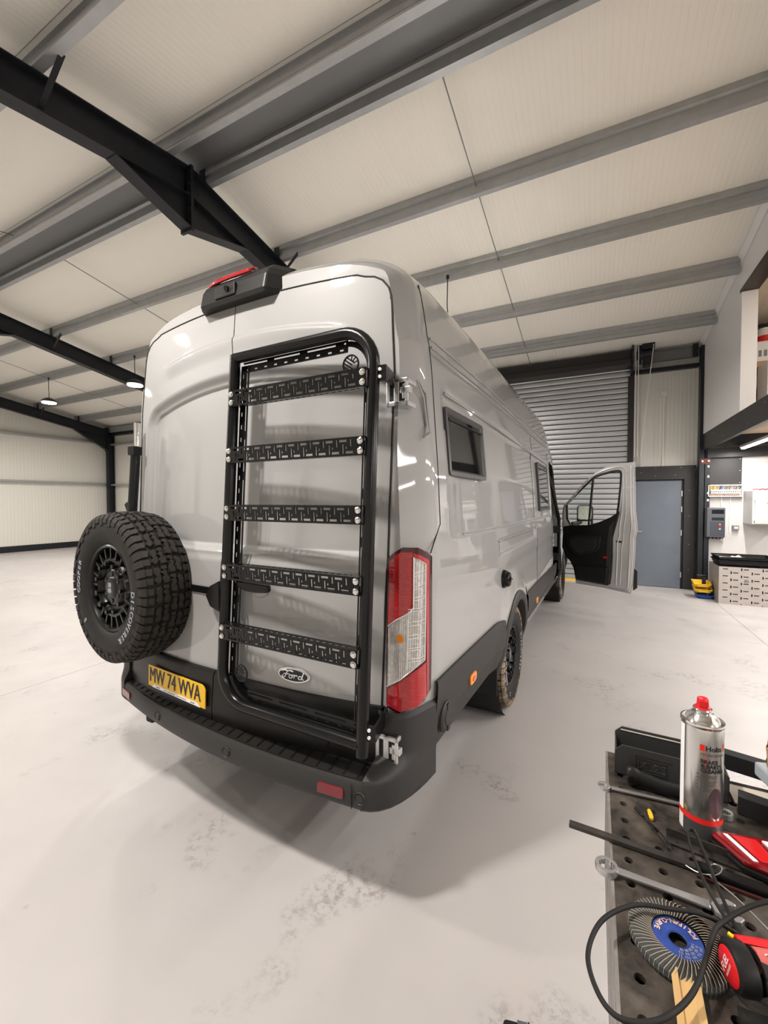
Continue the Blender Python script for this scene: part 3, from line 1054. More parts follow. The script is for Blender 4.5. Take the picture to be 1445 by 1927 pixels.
def box_d(y, z, y0, y1, z0, z1, r):
    """signed distance to a rounded rectangle, negative inside"""
    cy, cz = (y0 + y1) / 2, (z0 + z1) / 2
    qx, qy = abs(y - cy) - (y1 - y0) / 2 + r, abs(z - cz) - (z1 - z0) / 2 + r
    return math.hypot(max(qx, 0), max(qy, 0)) + min(max(qx, qy), 0) - r


def disp(y, z):
    """how far the side skin is pressed in (+) at y, z"""
    d = 0.0
    top = 2.085 - .018 * y
    b = box_d(y, z, .35, 4.06, 1.385, top, .05)
    d += .018 * sst(.009, -.009, b) * sst(.30, .60, y if z < 1.9 else y + .2)
    b = box_d(y, z, 1.24, 2.80, 1.215, 1.30, .02)
    d += .016 * sst(.008, -.008, b)
    # gutter moulding
    if y > .22:
        g = abs(z - 2.285)
        d -= .012 * sst(.030, .012, g) * sst(.22, .28, y)
        d += .010 * sst(.018, .004, abs(z - 2.245)) * sst(.22, .28, y)
    # shoulder crease
    zc = 1.20 - .07 * sst(0, 1.4, y)
    d += .010 * sst(zc + .02, zc - .06, z) * sst(zc - .34, zc - .16, z)
    # flared arch
    for A in (ARCH, ARCHF):
        r = math.hypot(y - A[0], (z - A[1]))
        d -= .020 * sst(.66, .50, r) * sst(.3, .5, z)
    return d


def zcap(y):
    return float(np.mean([zcap0(y + d) for d in (-.15, -.1, -.05, 0, .05, .1, .15)])) if y < 6.1 else zcap0(y)


def zcap0(y):
    return float(np.interp(y, [-1, 4.25, 4.55, 4.9, 5.25, 5.85, 6.15, 6.28, 6.35], [2.775, 2.775, 2.68, 2.44, 2.08, 1.46, 1.32, 1.15, 1.0]))


ZS = sorted(set([round(v, 4) for v in np.arange(.36, 2.50, .026)] + [1.373, 1.385, 1.397, 1.205, 1.215, 1.225, 1.29, 1.30, 1.31, 2.235, 2.245, 2.255, 2.27, 2.285, 2.30, 2.315]))
roof_xz = []
rz_ = [2.50, 2.535, 2.57, 2.60, 2.627, 2.651, 2.674, 2.696, 2.716, 2.733, 2.746, 2.756, 2.764, 2.770, 2.7735, 2.775]
rx_ = [.890, .881, .869, .855, .838, .818, .793, .760, .716, .660, .590, .50, .39, .26, .13, 0.0]
prof_pts = [(float(np.interp(z, PZ, PX)), z) for z in ZS] + list(zip(rx_, rz_))
NP = len(prof_pts)
nor = []
for i in range(NP):
    a, b = prof_pts[max(i - 1, 0)], prof_pts[min(i + 1, NP - 1)]
    tx, tz = b[0] - a[0], b[1] - a[1]
    l = math.hypot(tx, tz) or 1
    nor.append((tz / l, -tx / l))
YS = [0, .004, .010, .018, .028, .040, .054, .070, .090, .11] + [round(v, 4) for v in np.arange(.13, 4.3, .026)] + [round(v, 3) for v in np.arange(4.32, 6.36, .03)] + [6.35]
YS = sorted(set(YS))
RCOR = .17


def shell_pt(i, y):
    x, z = prof_pts[i]
    nx, nz = nor[i]
    t = max(0.0, min(1.0, (1.5 - y) / 1.5))
    x *= 1 - .022 * t * t * (3 - 2 * t)
    if z < 2.5:
        x -= disp(y, z)
    zz, yy = z, y
    if y < RCOR:
        u = 1 - y / RCOR
        d0 = .088 - .040 * sst(1.7, 2.25, z)
        x -= max(nx, 0) * d0 * u ** 1.5
        zz -= nz * .085 * u ** 2.2
    zz -= .055 * (1 - sst(.0, .55, y)) * sst(2.5, 2.72, z)
    if y < RCOR:
        pass
    yy = y + (lean(zz) - bow(zz) * (1 - min(1.0, abs(x) / .86) ** 2.2)) * (1 - sst(0, .5, y))
    zc = zcap(y)
    if zc < 2.774:
        if z > 1.0:
            zz = 1.0 + (z - 1.0) * (zc - 1.0) / 1.775
        x *= 1 - .10 * sst(4.6, 6.0, y) * sst(1.2, 2.7, z)
    if y > 5.7:
        x *= 1 - .22 * sst(5.7, 6.35, y)
    return x, yy, zz


rowsR = [[shell_pt(i, y) for i in range(NP)] for y in YS]
full = [r + [(-p[0], p[1], p[2]) for p in r[::-1][1:]] for r in rowsR]


def is_glass(i, j):
    y = (YS[i] + YS[i + 1]) / 2
    jj = j if j < NP - 1 else 2 * NP - 3 - j
    return 4.78 < y < 5.75 and jj >= NP - 13


def keep_shell(i, j):
    y = (YS[i] + YS[i + 1]) / 2
    jj = j if j < NP - 1 else 2 * NP - 3 - j
    z = (full[i][j][2] + full[i][j + 1][2]) / 2
    zn = prof_pts[min(jj, NP - 1)][1]
    for A in (ARCH, ARCHF):
        if math.hypot(y - A[0], z - A[1]) < .435 and zn < 1.2:
            return False
    if y < 1.3 and zn < .47:
        return False
    if j < NP - 1 and 4.16 < y < 5.12 and .46 < zn < 2.12 and z < 2.06:
        return False
    return not is_glass(i, j)


sh = MB().grid(full, keep=keep_shell)
BODY = sh.build('body_shell', 'paint', VAN, smooth=42)
# rear frame: closes the ring at the rear down to the door opening


def xdoor(z):
    return float(np.interp(z, [.3, .7, 1.3, 2.1, 2.30, 2.42, 2.49, 2.525], [.838, .838, .850, .862, .848, .842, .842, .842]))


def ztop_door(x):
    ax = abs(x)
    return 2.565 - .035 * (ax / .8) ** 2


def rear_xz(i):
    x, z = prof_pts[i]
    if z <= 2.3:
        return xdoor(z), z
    f = (i - ZI0) / (NP - 1 - ZI0)
    return None


ring = full[0]
NR = len(ring)
inner = []
nside = len([z for z in ZS if z <= 2.36])
# inner outline: up the side to z 2.36, then a rounded corner, then across the top
corner = []
for k in range(7):
    a = (k / 6) * PI / 2
    corner.append((.842 - .13 + .13 * math.cos(a), 2.40 + .125 * math.sin(a) * 1.0))
restn = NP - nside
path = [(xdoor(z), z) for z in ZS if z <= 2.36]
tail = [(.8438, 2.37)] + corner + [(x, ztop_door(x)) for x in (.68, .6, .5, .4, .3, .2, .1, 0.0)]
# resample the tail to restn points
tl = [0]
for a, b in zip(tail[:-1], tail[1:]):
    tl.append(tl[-1] + math.hypot(b[0] - a[0], b[1] - a[1]))
for k in range(restn):
    s = tl[-1] * k / (restn - 1)
    path.append((float(np.interp(s, tl, [p[0] for p in tail])), float(np.interp(s, tl, [p[1] for p in tail]))))
innr = [(p[0], lean(p[1]) - bow(p[1]) * (1 - min(1.0, abs(p[0]) / .86) ** 2.2) - .001, p[1]) for p in path]
innr_full = innr + [(-p[0], p[1], p[2]) for p in innr[::-1][1:]]
rim2 = [(p[0] - .004 * (1 if p[0] > 0 else -1 if p[0] < 0 else 0), p[1] + .045, p[2] - .003) for p in innr_full]
MB().grid([ring, innr_full, rim2]).build('rear_surround', 'paint', VAN, smooth=50)
inn2 = [[(p[0] * 1.0, p[1], p[2]) for p in rim2]]
# dark backing inside the door opening
bk = MB()
half = [(p[0], p[1], p[2]) for p in rim2]
bk.add(half, [tuple(range(len(half)))])
bk.build('door_seal', 'gap', VAN)
MB().tube([(p[0] * .9965, p[1] - .003, p[2] - (.003 if p[2] > 2.45 else 0)) for p in innr_full if p[2] > .70], .0042, 6).build('door_gap', 'gap', VAN, smooth=60)
# underbody and cab interior
MB().bx(-.93, .93, .05, 6.1, .40, .46).bx(-.80, .80, 1.2, 2.3, .3, .75).build('underbody', 'gap', VAN)
mb = MB().bx(-.85, .80, 4.05, 4.10, .46, 2.2).bx(-.85, .85, 4.1, 5.3, .46, .50).bx(-.80, .80, 5.15, 5.6, .5, 1.42)
for x in (-.45, .45):
    mb.bx(x - .24, x + .24, 4.25, 4.75, .75, .90).bx(x - .24, x + .24, 4.15, 4.30, .85, 1.55)
mb.build('cab_interior', 'charcoal', VAN, bevel=.01)
MB().grid(full, keep=is_glass).build('windscreen', 'glass_dark', VAN, smooth=60)

# black side cladding
DZ = [(.0, .802), (.05, .800), (1.16, .785), (1.22, .775), (1.32, .76)]


def clad(y0, y1, ztop, zbot, name='side_cladding', out=.012, mm='cladding', parent=VAN, sgn=1):
    R = []
    ny = max(2, int((y1 - y0) / .05))
    for k in range(ny + 1):
        y = y0 + (y1 - y0) * k / ny
        zt, zb = ztop(y), zbot(y)
        col_ = []
        for q, (f, o) in enumerate(((0, 0), (0, out), (.06, out + .004), (.35, out + .006), (.6, out + .005), (.63, out - .002), (.8, out - .003), (1, out - .006), (1, -.05))):
            z = zt + (zb - zt) * f
            col_.append((sgn * (Xs(y, z) - min(0, disp(y, z)) * 1 + o), y, z))
        R.append(col_)
    return MB().grid(R).build(name, mm, parent, smooth=30)


for sgn in (1, -1):
    clad(.112, 1.285, lambda y: .800 - .010 * y if y < 1.1 else .789 - .12 * (y - 1.1), lambda y: .465, sgn=sgn)
    clad(2.165, 2.80, lambda y: .765, lambda y: .455, sgn=sgn)
    clad(2.806, 4.50, lambda y: .765 - .03 * (y - 2.8) / 1.7, lambda y: .455, sgn=sgn)
    # silver sill below the cladding
    mb = MB()
    mb.grid([[(sgn * (Xs(y, .45) + .006), y, .457), (sgn * (Xs(y, .42) + .010), y, .42), (sgn * (Xs(y, .42) - .02), y, .375), (sgn * .85, y, .365)] for y in np.linspace(2.16, 5.05, 12)])
    mb.build('sill', 'paint', VAN, smooth=50)
    # arch trims
    for A in (ARCH, ARCHF):
        mb = MB()
        R = []
        for k in range(29):
            a = math.radians(-14 + 208 * k / 28)
            row = []
            for (r, o) in ((.40, -.10), (.412, .012), (.43, .022), (.465, .020), (.482, .008), (.484, -.02)):
                y, z = A[0] + r * math.cos(a), A[1] + r * math.sin(a)
                zz = max(z, .36)
                row.append((sgn * (Xs(y, zz) - disp(y, max(zz, .5)) + o), y, z))
            R.append(row)
        mb.grid(R).build('wheel_arch_trim', 'cladding', VAN, smooth=40)
        mb = MB()
        mb.lathe([(.44, -.02), (.44, .28), (.02, .28)], Matrix.Translation((sgn * .98, A[0], A[1])) @ Matrix.Rotation(-sgn * PI / 2, 4, 'Y'), 28)
        mb.build('wheel_well', 'gap', VAN)
MB().bx(.78, 1.005, 1.235, 1.25, .26, .52).build('mud_flap', 'black_plastic', VAN, bevel=.004)
MB().bx(-1.005, -.78, 1.235, 1.25, .26, .52).build('mud_flap', 'black_plastic', VAN, bevel=.004)

# thin dark panel gaps on the right side


def side_line(pts, r=.0028, n=10, name='panel_gap'):
    P = []
    for (a, b) in zip(pts[:-1], pts[1:]):
        for k in range(n):
            t = k / n
            P.append((a[0] + (b[0] - a[0]) * t, a[1] + (b[1] - a[1]) * t))
    P.append(pts[-1])
    return MB().tube([(Xs(y, z) - disp(y, z) + .0002, y + (lean(z) * (1 - sst(0, .5, y))), z) for y, z in P], r, 6).build(name, 'gap', VAN, smooth=60)


side_line([(.24, 2.56), (.235, 2.29), (.225, 2.0), (.22, 1.46), (.10, 1.345)])
side_line([(2.82, 2.20), (2.82, 1.05), (2.82, .77)], .003)
side_line([(4.02, 2.15), (4.04, 1.4), (4.06, .77)], .003)
side_line([(2.10, .84), (2.13, .80), (2.15, .77)], .003)

# pressed edges, gutter rails and rail pocket on the right side


def side_bead(pts, r, name, mm='paint', o=0.0, closed=False, n=8):
    P = smooth_path([(0, y, z) for y, z in pts], n, closed)
    return MB().tube([(Xs(p.y, p.z) - disp(p.y, p.z) + o, p.y + lean(p.z) * (1 - sst(0, .5, p.y)), p.z) for p in P], r, 8, closed=closed).build(name, mm, VAN, smooth=70)


side_bead([(.245, 2.302), (1.0, 2.302), (2.5, 2.302), (4.15, 2.30)], .0055, 'gutter_rail', o=.004)
side_bead([(.245, 2.262), (1.0, 2.262), (2.5, 2.262), (4.15, 2.26)], .0050, 'gutter_rail', o=.004)
side_bead([(.375, 2.055), (.385, 2.075), (.42, 2.078), (1.0, 2.068), (2.5, 2.041), (3.95, 2.015), (4.03, 1.99)], .0055, 'pressed_edge', o=.004)
side_bead([(.56, 1.392), (.60, 1.386), (1.0, 1.384), (2.5, 1.384), (4.02, 1.384)], .0055, 'pressed_edge', o=.003)
side_bead([(1.24, 1.222), (1.24, 1.295), (1.25, 1.302), (2.0, 1.302), (2.79, 1.302), (2.80, 1.295), (2.80, 1.22), (2.79, 1.213), (2.0, 1.213), (1.25, 1.213)], .0045, 'rail_pocket', o=.001, closed=True, n=6)

# windows on the right side


def side_window(y0, y1, z0, z1, name):
    fr = MB()

    def P(y, z, o):
        return (Xs(y, z) - .013 + o, y, z)
    out = rrect(y1 - y0, z1 - z0, .022, 5, (y0 + y1) / 2, (z0 + z1) / 2)
    inn = rrect(y1 - y0 - .062, z1 - z0 - .062, .012, 5, (y0 + y1) / 2, (z0 + z1) / 2)
    rows = [[P(y, z, 0.0) for y, z in out + out[:1]], [P(y, z, .020) for y, z in out + out[:1]],
            [P(y, z, .022) for y, z in [(.35 * a + .65 * c, .35 * b + .65 * d) for (a, b), (c, d) in zip(out, inn)] + [(.35 * out[0][0] + .65 * inn[0][0], .35 * out[0][1] + .65 * inn[0][1])]],
            [P(y, z, .012) for y, z in inn + inn[:1]]]
    fr.grid(rows)
    f = fr.build('side_window', mat('window_frame', (.06, .058, .06), .4), VAN, smooth=40)
    pn = MB()
    R = [[P(y, z, .0135) for y in np.linspace(y0 + .03, y1 - .03, 8)] for z in np.linspace(z0 + .03, z1 - .03, 8)]
    pn.grid(R)
    pn.build('pane', 'glass_dark', f, smooth=60)
    mb = MB()
    mb.tube([P(y, z1 - .055, .018) for y in np.linspace(y0 + .035, y1 - .03, 5)], .006, 6)
    mb.build('blind_rail', 'black_gloss', f)
    return f


side_window(.365, .985, 1.685, 2.015, 'a')
side_window(3.12, 3.92, 1.46, 1.975, 'b')

# marker lamps, filler cap, towing cover


def side_disc(y, z, prof, name, mm, out=0.0, n=28, parent=VAN):
    T = Matrix.Translation((Xs(y, z) - disp(y, z) + out, y, z)) @ Matrix.Rotation(PI / 2, 4, 'Y')
    return MB().lathe(prof, T, n).build(name, mm, parent, smooth=35)


for (y, z) in ((.62, .625), (2.79, .585)):
    x = Xs(y, z) + .016
    T = Matrix(((0, 0, 1, x), (1, 0, 0, y), (0, 1, 0, z), (0, 0, 0, 1)))
    o = MB().prism(rrect(.105, .052, .02), 0, .012, T).build('marker_lamp', 'amber', VAN, bevel=.004)
    MB().prism(rrect(.045, .022, .008), .012, .0145, T).build('bulb_window', mat('amber_deep', (.62, .13, .01), .2), o)
cap = side_disc(1.33, 1.035, [(0, .03), (.018, .03), (.022, .044), (.042, .046), (.05, .036), (.052, .022), (.058, .02), (.062, .008), (.062, -.01)], 'filler_cap', 'black_gloss')
mb = MB().bx(-.006, .006, -.03, .03, .044, .056, 0, Matrix.Translation((Xs(1.33, 1.035) - disp(1.33, 1.035), 1.33, 1.035)) @ Matrix.Rotation(PI / 2, 4, 'Y'))
mb.build('grip', 'black_gloss', cap, bevel=.003)
sc_ = side_disc(.215, .605, [(0, .016), (.036, .016), (.038, .012), (.04, .012), (.055, .012), (.066, .004), (.068, -.02)], 'socket_cover', 'cladding', .024, 30)
mb = MB()
T = Matrix.Translation((Xs(.215, .605) + .018, .215, .605)) @ Matrix.Rotation(PI / 2, 4, 'Y')
mb.bx(-.06, -.03, -.012, .012, .012, .022, 0, T).bx(.03, .058, -.014, .014, .012, .024, 0, T)
mb.build('clip', 'cladding', sc_, bevel=.002)

# ---------------- rear doors
SPLIT = -.03


def Yd(x, z, detail=True):
    u = min(1.0, abs(x) / .86)
    y = lean(z) - bow(z) * (1 - u ** 2.2) - .004
    if detail:
        top = 2.215 - .125 * (x / .8) ** 2
        d = box_d(x, z, -.80, .80, 1.31 - .0 * abs(x), top, .11)
        wv = .052 if z > 1.45 else .052 - .030 * sst(1.45, 1.36, z)
        y += .030 * sst(.0, -wv, d) + .013 * sst(-wv, -wv - .013, d)
        # soft brow above
        zb = 2.385 - .10 * (x / .8) ** 2
        y -= .010 * sst(zb - .10, zb - .005, z) * sst(zb + .012, zb - .012, z) * sst(.66, .50, abs(x))
        # waist fold under the pressing
        y -= .010 * sst(1.30, 1.26, z) * sst(.95, 1.15, z)
    return y


def door_keep(x, z, left):
    if z > ztop_door(x) - .008:
        return False
    ax = abs(x)
    if ax > xdoor(min(z, 2.36)) - .008:
        return False
    cxn, czn = .842 - .13, 2.40
    if ax > cxn and z > czn and math.hypot(ax - cxn, (z - czn)) > .118:
        return False
    return True


def door_grid(x0, x1, z0, z1, dx, dz):
    xs_ = np.linspace(x0, x1, int(round((x1 - x0) / dx)) + 1)
    zs_ = np.linspace(z0, z1, int(round((z1 - z0) / dz)) + 1)
    return xs_, zs_


def fitted(x, z):
    """pull a grid point inside the door outline"""
    zt = ztop_door(x) - .006
    z = min(z, zt)
    lim = xdoor(min(z, 2.36)) - .006
    sx = 1 if x > 0 else -1
    ax = min(abs(x), lim)
    cxn, czn = .842 - .13, 2.40
    if ax > cxn and z > czn:
        r = math.hypot(ax - cxn, z - czn)
        R = .120
        if r > R:
            ax, z = cxn + (ax - cxn) * R / r, czn + (z - czn) * R / r
    return sx * ax, z


DOORS = []
for left in (False, True):
    x0, x1 = (-.875, SPLIT - .003) if left else (SPLIT + .003, .875)
    xs_, zs_ = door_grid(x0, x1, .715, 2.57, .0080, .0062)
    R = []
    for z in zs_:
        row = []
        for x in xs_:
            xx, zz = fitted(x, z)
            row.append((xx, Yd(xx, zz), zz))
        R.append(row)
    # folded edges
    for row in R:
        a, b = row[0], row[-1]
        row.insert(0, (a[0] + .001, a[1] + .03, a[2]))
        row.append((b[0] - .001, b[1] + .03, b[2]))
    t = R[-1]
    R.append([(p[0], p[1] + .03, p[2] - .002) for p in t])
    d = MB().grid(R).build('rear_door', 'paint', VAN, smooth=50, label=['painted rear door carrying the ladder', 'painted rear door with the number plate and spare wheel'][left])
    DOORS.append(d)
    # black lower trim
    xs_ = np.linspace(x0 + (.03 if left else .0), x1 - (.0 if left else .03), 34)
    R = []
    for (f, o) in ((0, .002), (0, -.018), (.06, -.026), (.5, -.034), (.85, -.030), (1, -.012), (1, .03)):
        row = []
        for x in xs_:
            zt = .735 - .010 * (abs(x) / .8)
            z = zt + (.385 - zt) * f
            row.append((x, Yd(x, z, False) + o, z))
        R.append(row)
    for row in R:
        a, b = row[0], row[-1]
        row.insert(0, (a[0], a[1] + .04, a[2]))
        row.append((b[0], b[1] + .04, b[2]))
    MB().grid(R).build('lower_trim', 'trim_black', d, smooth=35, label='black plastic trim')
DR, DL = DOORS
MB().tube([(SPLIT, Yd(SPLIT, z) + .008, z) for z in np.linspace(.72, 2.555, 60)], .0032, 6).build('door_gap', 'gap', VAN, smooth=60)  # black tube inside the open split, adding shade between the doors
# handle and badge on the right hand door
T = Matrix(((1, 0, 0, .212), (0, 0, -1, Yd(.212, 1.165)), (0, 1, 0, 1.172), (0, 0, 0, 1)))
hb_ = [(-.090, .020), (.100, .016), (.108, .010), (.108, -.012), (.100, -.020), (.03, -.026), (-.03, -.024), (-.080, -.008), (-.094, .006)]
hnd = MB().prism(hb_, .022, .046, T).bx(-.045, .045, -.008, .014, -.01, .024, 0, T).build('door_handle', 'black_gloss', DR, bevel=.006)
mb = MB()
T = Matrix(((1, 0, 0, .225), (0, 0, -1, Yd(.225, 1.14) - .002), (0, 1, 0, 1.150), (0, 0, 0, 1)))
mb.lathe([(0, .004), (.045, .008), (.056, .004), (.058, 0)], T @ Matrix.Diagonal((1.0, .62, 1, 1)), 24)
mb.build('handle_cup', 'paint', DR, smooth=50)


def on_door(x, z, off, detail=True):
    e = .01
    y = Yd(x, z, detail)
    tx = Vector((2 * e, Yd(x + e, z, detail) - Yd(x - e, z, detail), 0)).normalized()
    tz = Vector((0, Yd(x, z + e, detail) - Yd(x, z - e, detail), 2 * e)).normalized()
    n = tx.cross(tz)
    if n.y > 0:
        n = -n
    m = Matrix((tx, tz, n)).transposed().to_4x4()
    m.translation = Vector((x, y, z)) + n * off
    return m


T = on_door(.432, .795, .001)
E_ = lambda a, b, n=36: [(a * math.cos(2 * PI * i / n), b * math.sin(2 * PI * i / n)) for i in range(n)]
bd = MB().prism(E_(.084, .0335), 0, .007, T).build('maker_badge', 'chrome', DR, bevel=.002)
MB().prism(E_(.0785, .0285), .007, .0085, T).build('badge_field', 'badge_navy', bd)
mb = MB()
ringo, ringi = E_(.0785, .0285), E_(.0745, .0250)
mb.add([T @ Vector((p[0], p[1], .0092)) for p in ringo + ringi], [(i, (i + 1) % 36, 36 + (i + 1) % 36, 36 + i) for i in range(36)])
STR = [
    [(-.052, .012), (-.040, .016), (-.028, .014), (-.016, .0165), (-.004, .014)],            # top of F
    [(-.028, .014), (-.034, .002), (-.040, -.010), (-.048, -.013), (-.052, -.008), (-.046, -.004)],
    [(-.044, .0015), (-.032, .002), (-.020, .003)],
    [(-.010, .000), (-.019, -.002), (-.020, -.010), (-.012, -.012), (-.006, -.006), (-.010, .000), (-.002, -.001)],
    [(-.002, -.001), (.004, .001), (.000, -.011), (.004, -.002), (.012, .001), (.016, -.001)],
    [(.034, .000), (.024, -.001), (.020, -.008), (.027, -.012), (.034, -.006), (.038, .004), (.043, .0165), (.038, .002), (.037, -.010), (.044, -.010)],
]
for s in STR:
    P = smooth_path([(p[0] * 1.18 + .003, p[1] * 1.12, 0) for p in s], 5)
    mb.tube([T @ Vector((p.x, p.y, .0095)) for p in P], .0024, 5)
mb.build('badge_script', 'print_white', bd)

# number plate on the left hand door
T = on_door(-.308, .612, .036, False)
npz = [(-.26, .056), (.235, .056), (.26, .035), (.26, -.056), (.215, -.056), (.200, -.048), (-.20, -.048), (-.215, -.056), (-.26, -.056)]
npz = [(-.252, .056)] + [(.252 - .03 + .03 * math.sin(a), .056 - .03 + .03 * math.cos(a)) for a in np.linspace(0, PI / 2, 6)] + [(.252, -.056), (-.252, -.056)]
npz = [(-.252, .056), (.222, .056), (.240, .050), (.252, .034), (.252, -.056), (-.252, -.056)]
npo = MB().prism(npz, 0, .005, T).build('number_plate', 'plate_yellow', DL)
mb = MB()
for q in (-.0030, -.0015, 0, .0015, .0030):
    add_text(mb, 'MW 74 WVA', .112, T @ Matrix.Translation((-.012 + q, -.030, .0057 + .05 * q)), 0, sx=.72)
mb.build('plate_letters', 'plate_ink', npo)
mb = MB().prism([(-.195, -.040), (.195, -.040), (.215, -.058), (-.215, -.058)], .0056, .0062, T)
o = mb.build('plate_strip', 'print_white', npo)
mb = MB()
for k in range(26):
    x = -.10 + k * .0078
    if k not in (3, 13, 14):
        mb.bx(x, x + .005, -.053, -.047, .0062, .0066, 0, T)
mb.bx(-.175, -.140, -.053, -.047, .0062, .0066, 0, T).bx(.135, .170, -.053, -.047, .0062, .0066, 0, T)
mb.build('strip_print', 'grey_plastic', o)
# round key lock on the lower trim
T = on_door(.60, .56, .030, False)
MB().lathe([(0, .008), (.022, .008), (.025, .004), (.027, .004), (.03, 0)], T, 24).build('trim_plug', 'trim_black', DR, smooth=40)

# ---------------- hinges on the corner pillars


def hinge(side, z):
    s = side
    mb = MB()
    yb = lean(z) if z > 1 else -.073
    # plate facing the rear, with two windows, then a return round the corner
    xo = .838 if s > 0 else .80
    w = .098
    for (a, b, c, d) in ((0, .018, -.055, .055), (.034, .060, -.055, .055), (0, w, .036, .055), (0, w, -.055, -.036), (w - .014, w, -.055, .055)):
        x0, x1 = xo + a, xo + b
        mb.bx(min(s * x0, s * x1), max(s * x0, s * x1), yb - .034, yb - .022, z + c, z + d)
    for (c, d) in ((.036, .055), (-.055, -.036)):
        mb.bx(min(s * (xo + w - .012), s * (xo + w)), max(s * (xo + w - .012), s * (xo + w)), yb - .03, yb + .05, z + c, z + d)
    o = mb.build('hinge', 'silver', VAN, bevel=.004)
    k = MB()
    MB().cyl((s * (xo + .012), yb - .018, z - .03), (s * (xo + .012), yb - .018, z + .036), .015, n=14).build('hinge_barrel', 'silver', o, smooth=40)
    k.bx(min(s * (xo + .064), s * (xo + .11)), max(s * (xo + .064), s * (xo + .11)), yb - .037, yb - .012, z - .008, z + .018)
    k.bx(min(s * (xo + .074), s * (xo + .09)), max(s * (xo + .074), s * (xo + .09)), yb - .037, yb - .012, z - .03, z + .03)
    k.build('hinge_knuckle', 'silver', o, bevel=.003)
    for (a, b) in ((.018, .034), (.060, .084)):  # black blocks fill the plate windows, painting the shade of open holes
        MB().bx(min(s * (xo + a), s * (xo + b)), max(s * (xo + a), s * (xo + b)), yb - .0335, yb - .015, z - .036, z + .036).build('hinge_pocket', 'gap', o)
    return o


for z in (2.0, .585):
    hinge(1, z)
# pressed pocket beside the upper hinge
mb = MB()
pk = [(.075, 2.06), (.155, 2.03), (.17, 1.86), (.10, 1.83), (.14, 1.885), (.125, 2.0)]
mb.tube([(Xs(y, z) - .002, y, z) for y, z in pk], .006, 8, closed=True)
mb.build('pillar_pressing', 'paint', VAN, smooth=60)

# ---------------- tail lamps


def in_poly(x, y, P):
    c = False
    n = len(P)
    j = n - 1
    for i in range(n):
        if (P[i][1] > y) != (P[j][1] > y) and x < (P[j][0] - P[i][0]) * (y - P[i][1]) / (P[j][1] - P[i][1]) + P[i][0]:
            c = not c
        j = i
    return c


OUTL = [(122, 700), (130, 230), (145, 188), (210, 140), (320, 86), (430, 86), (490, 132), (520, 178), (522, 600), (515, 1330), (470, 1405), (300, 1512), (142, 1490), (118, 1400)]
REDU = [(165, 215), (310, 124), (396, 124), (398, 592), (370, 640), (155, 765)]
CLEA = [(155, 785), (370, 650), (402, 600), (402, 165), (468, 228), (465, 1050), (300, 1222), (148, 1300)]
REDL = [(148, 1322), (310, 1228), (475, 1075), (480, 1370), (432, 1432), (300, 1492), (145, 1470)]


def lamp_surf(s, z, o):
    """s 0..1 round the corner of the body"""
    k = float(np.interp(z, [.7, 1.36], [0, 1]))
    pth = [(.860, 0), (.915, -.008), (.956, -.004), (.980, .012), (.994, .036), (1.006, .085)]
    ss = [0, .38, .63, .76, .86, 1.0]
    x = float(np.interp(s, ss, [p[0] for p in pth])) - .012 * k
    y = float(np.interp(s, ss, [p[1] for p in pth])) + lean(z)
    n = Vector((float(np.interp(s, [0, .5, .7, .85, 1], [-.1, .05, .5, .9, 1])), float(np.interp(s, [0, .5, .7, .85, 1], [-1, -1, -.8, -.4, -.1])), 0)).normalized()
    return Vector((x, y, z)) + n * o


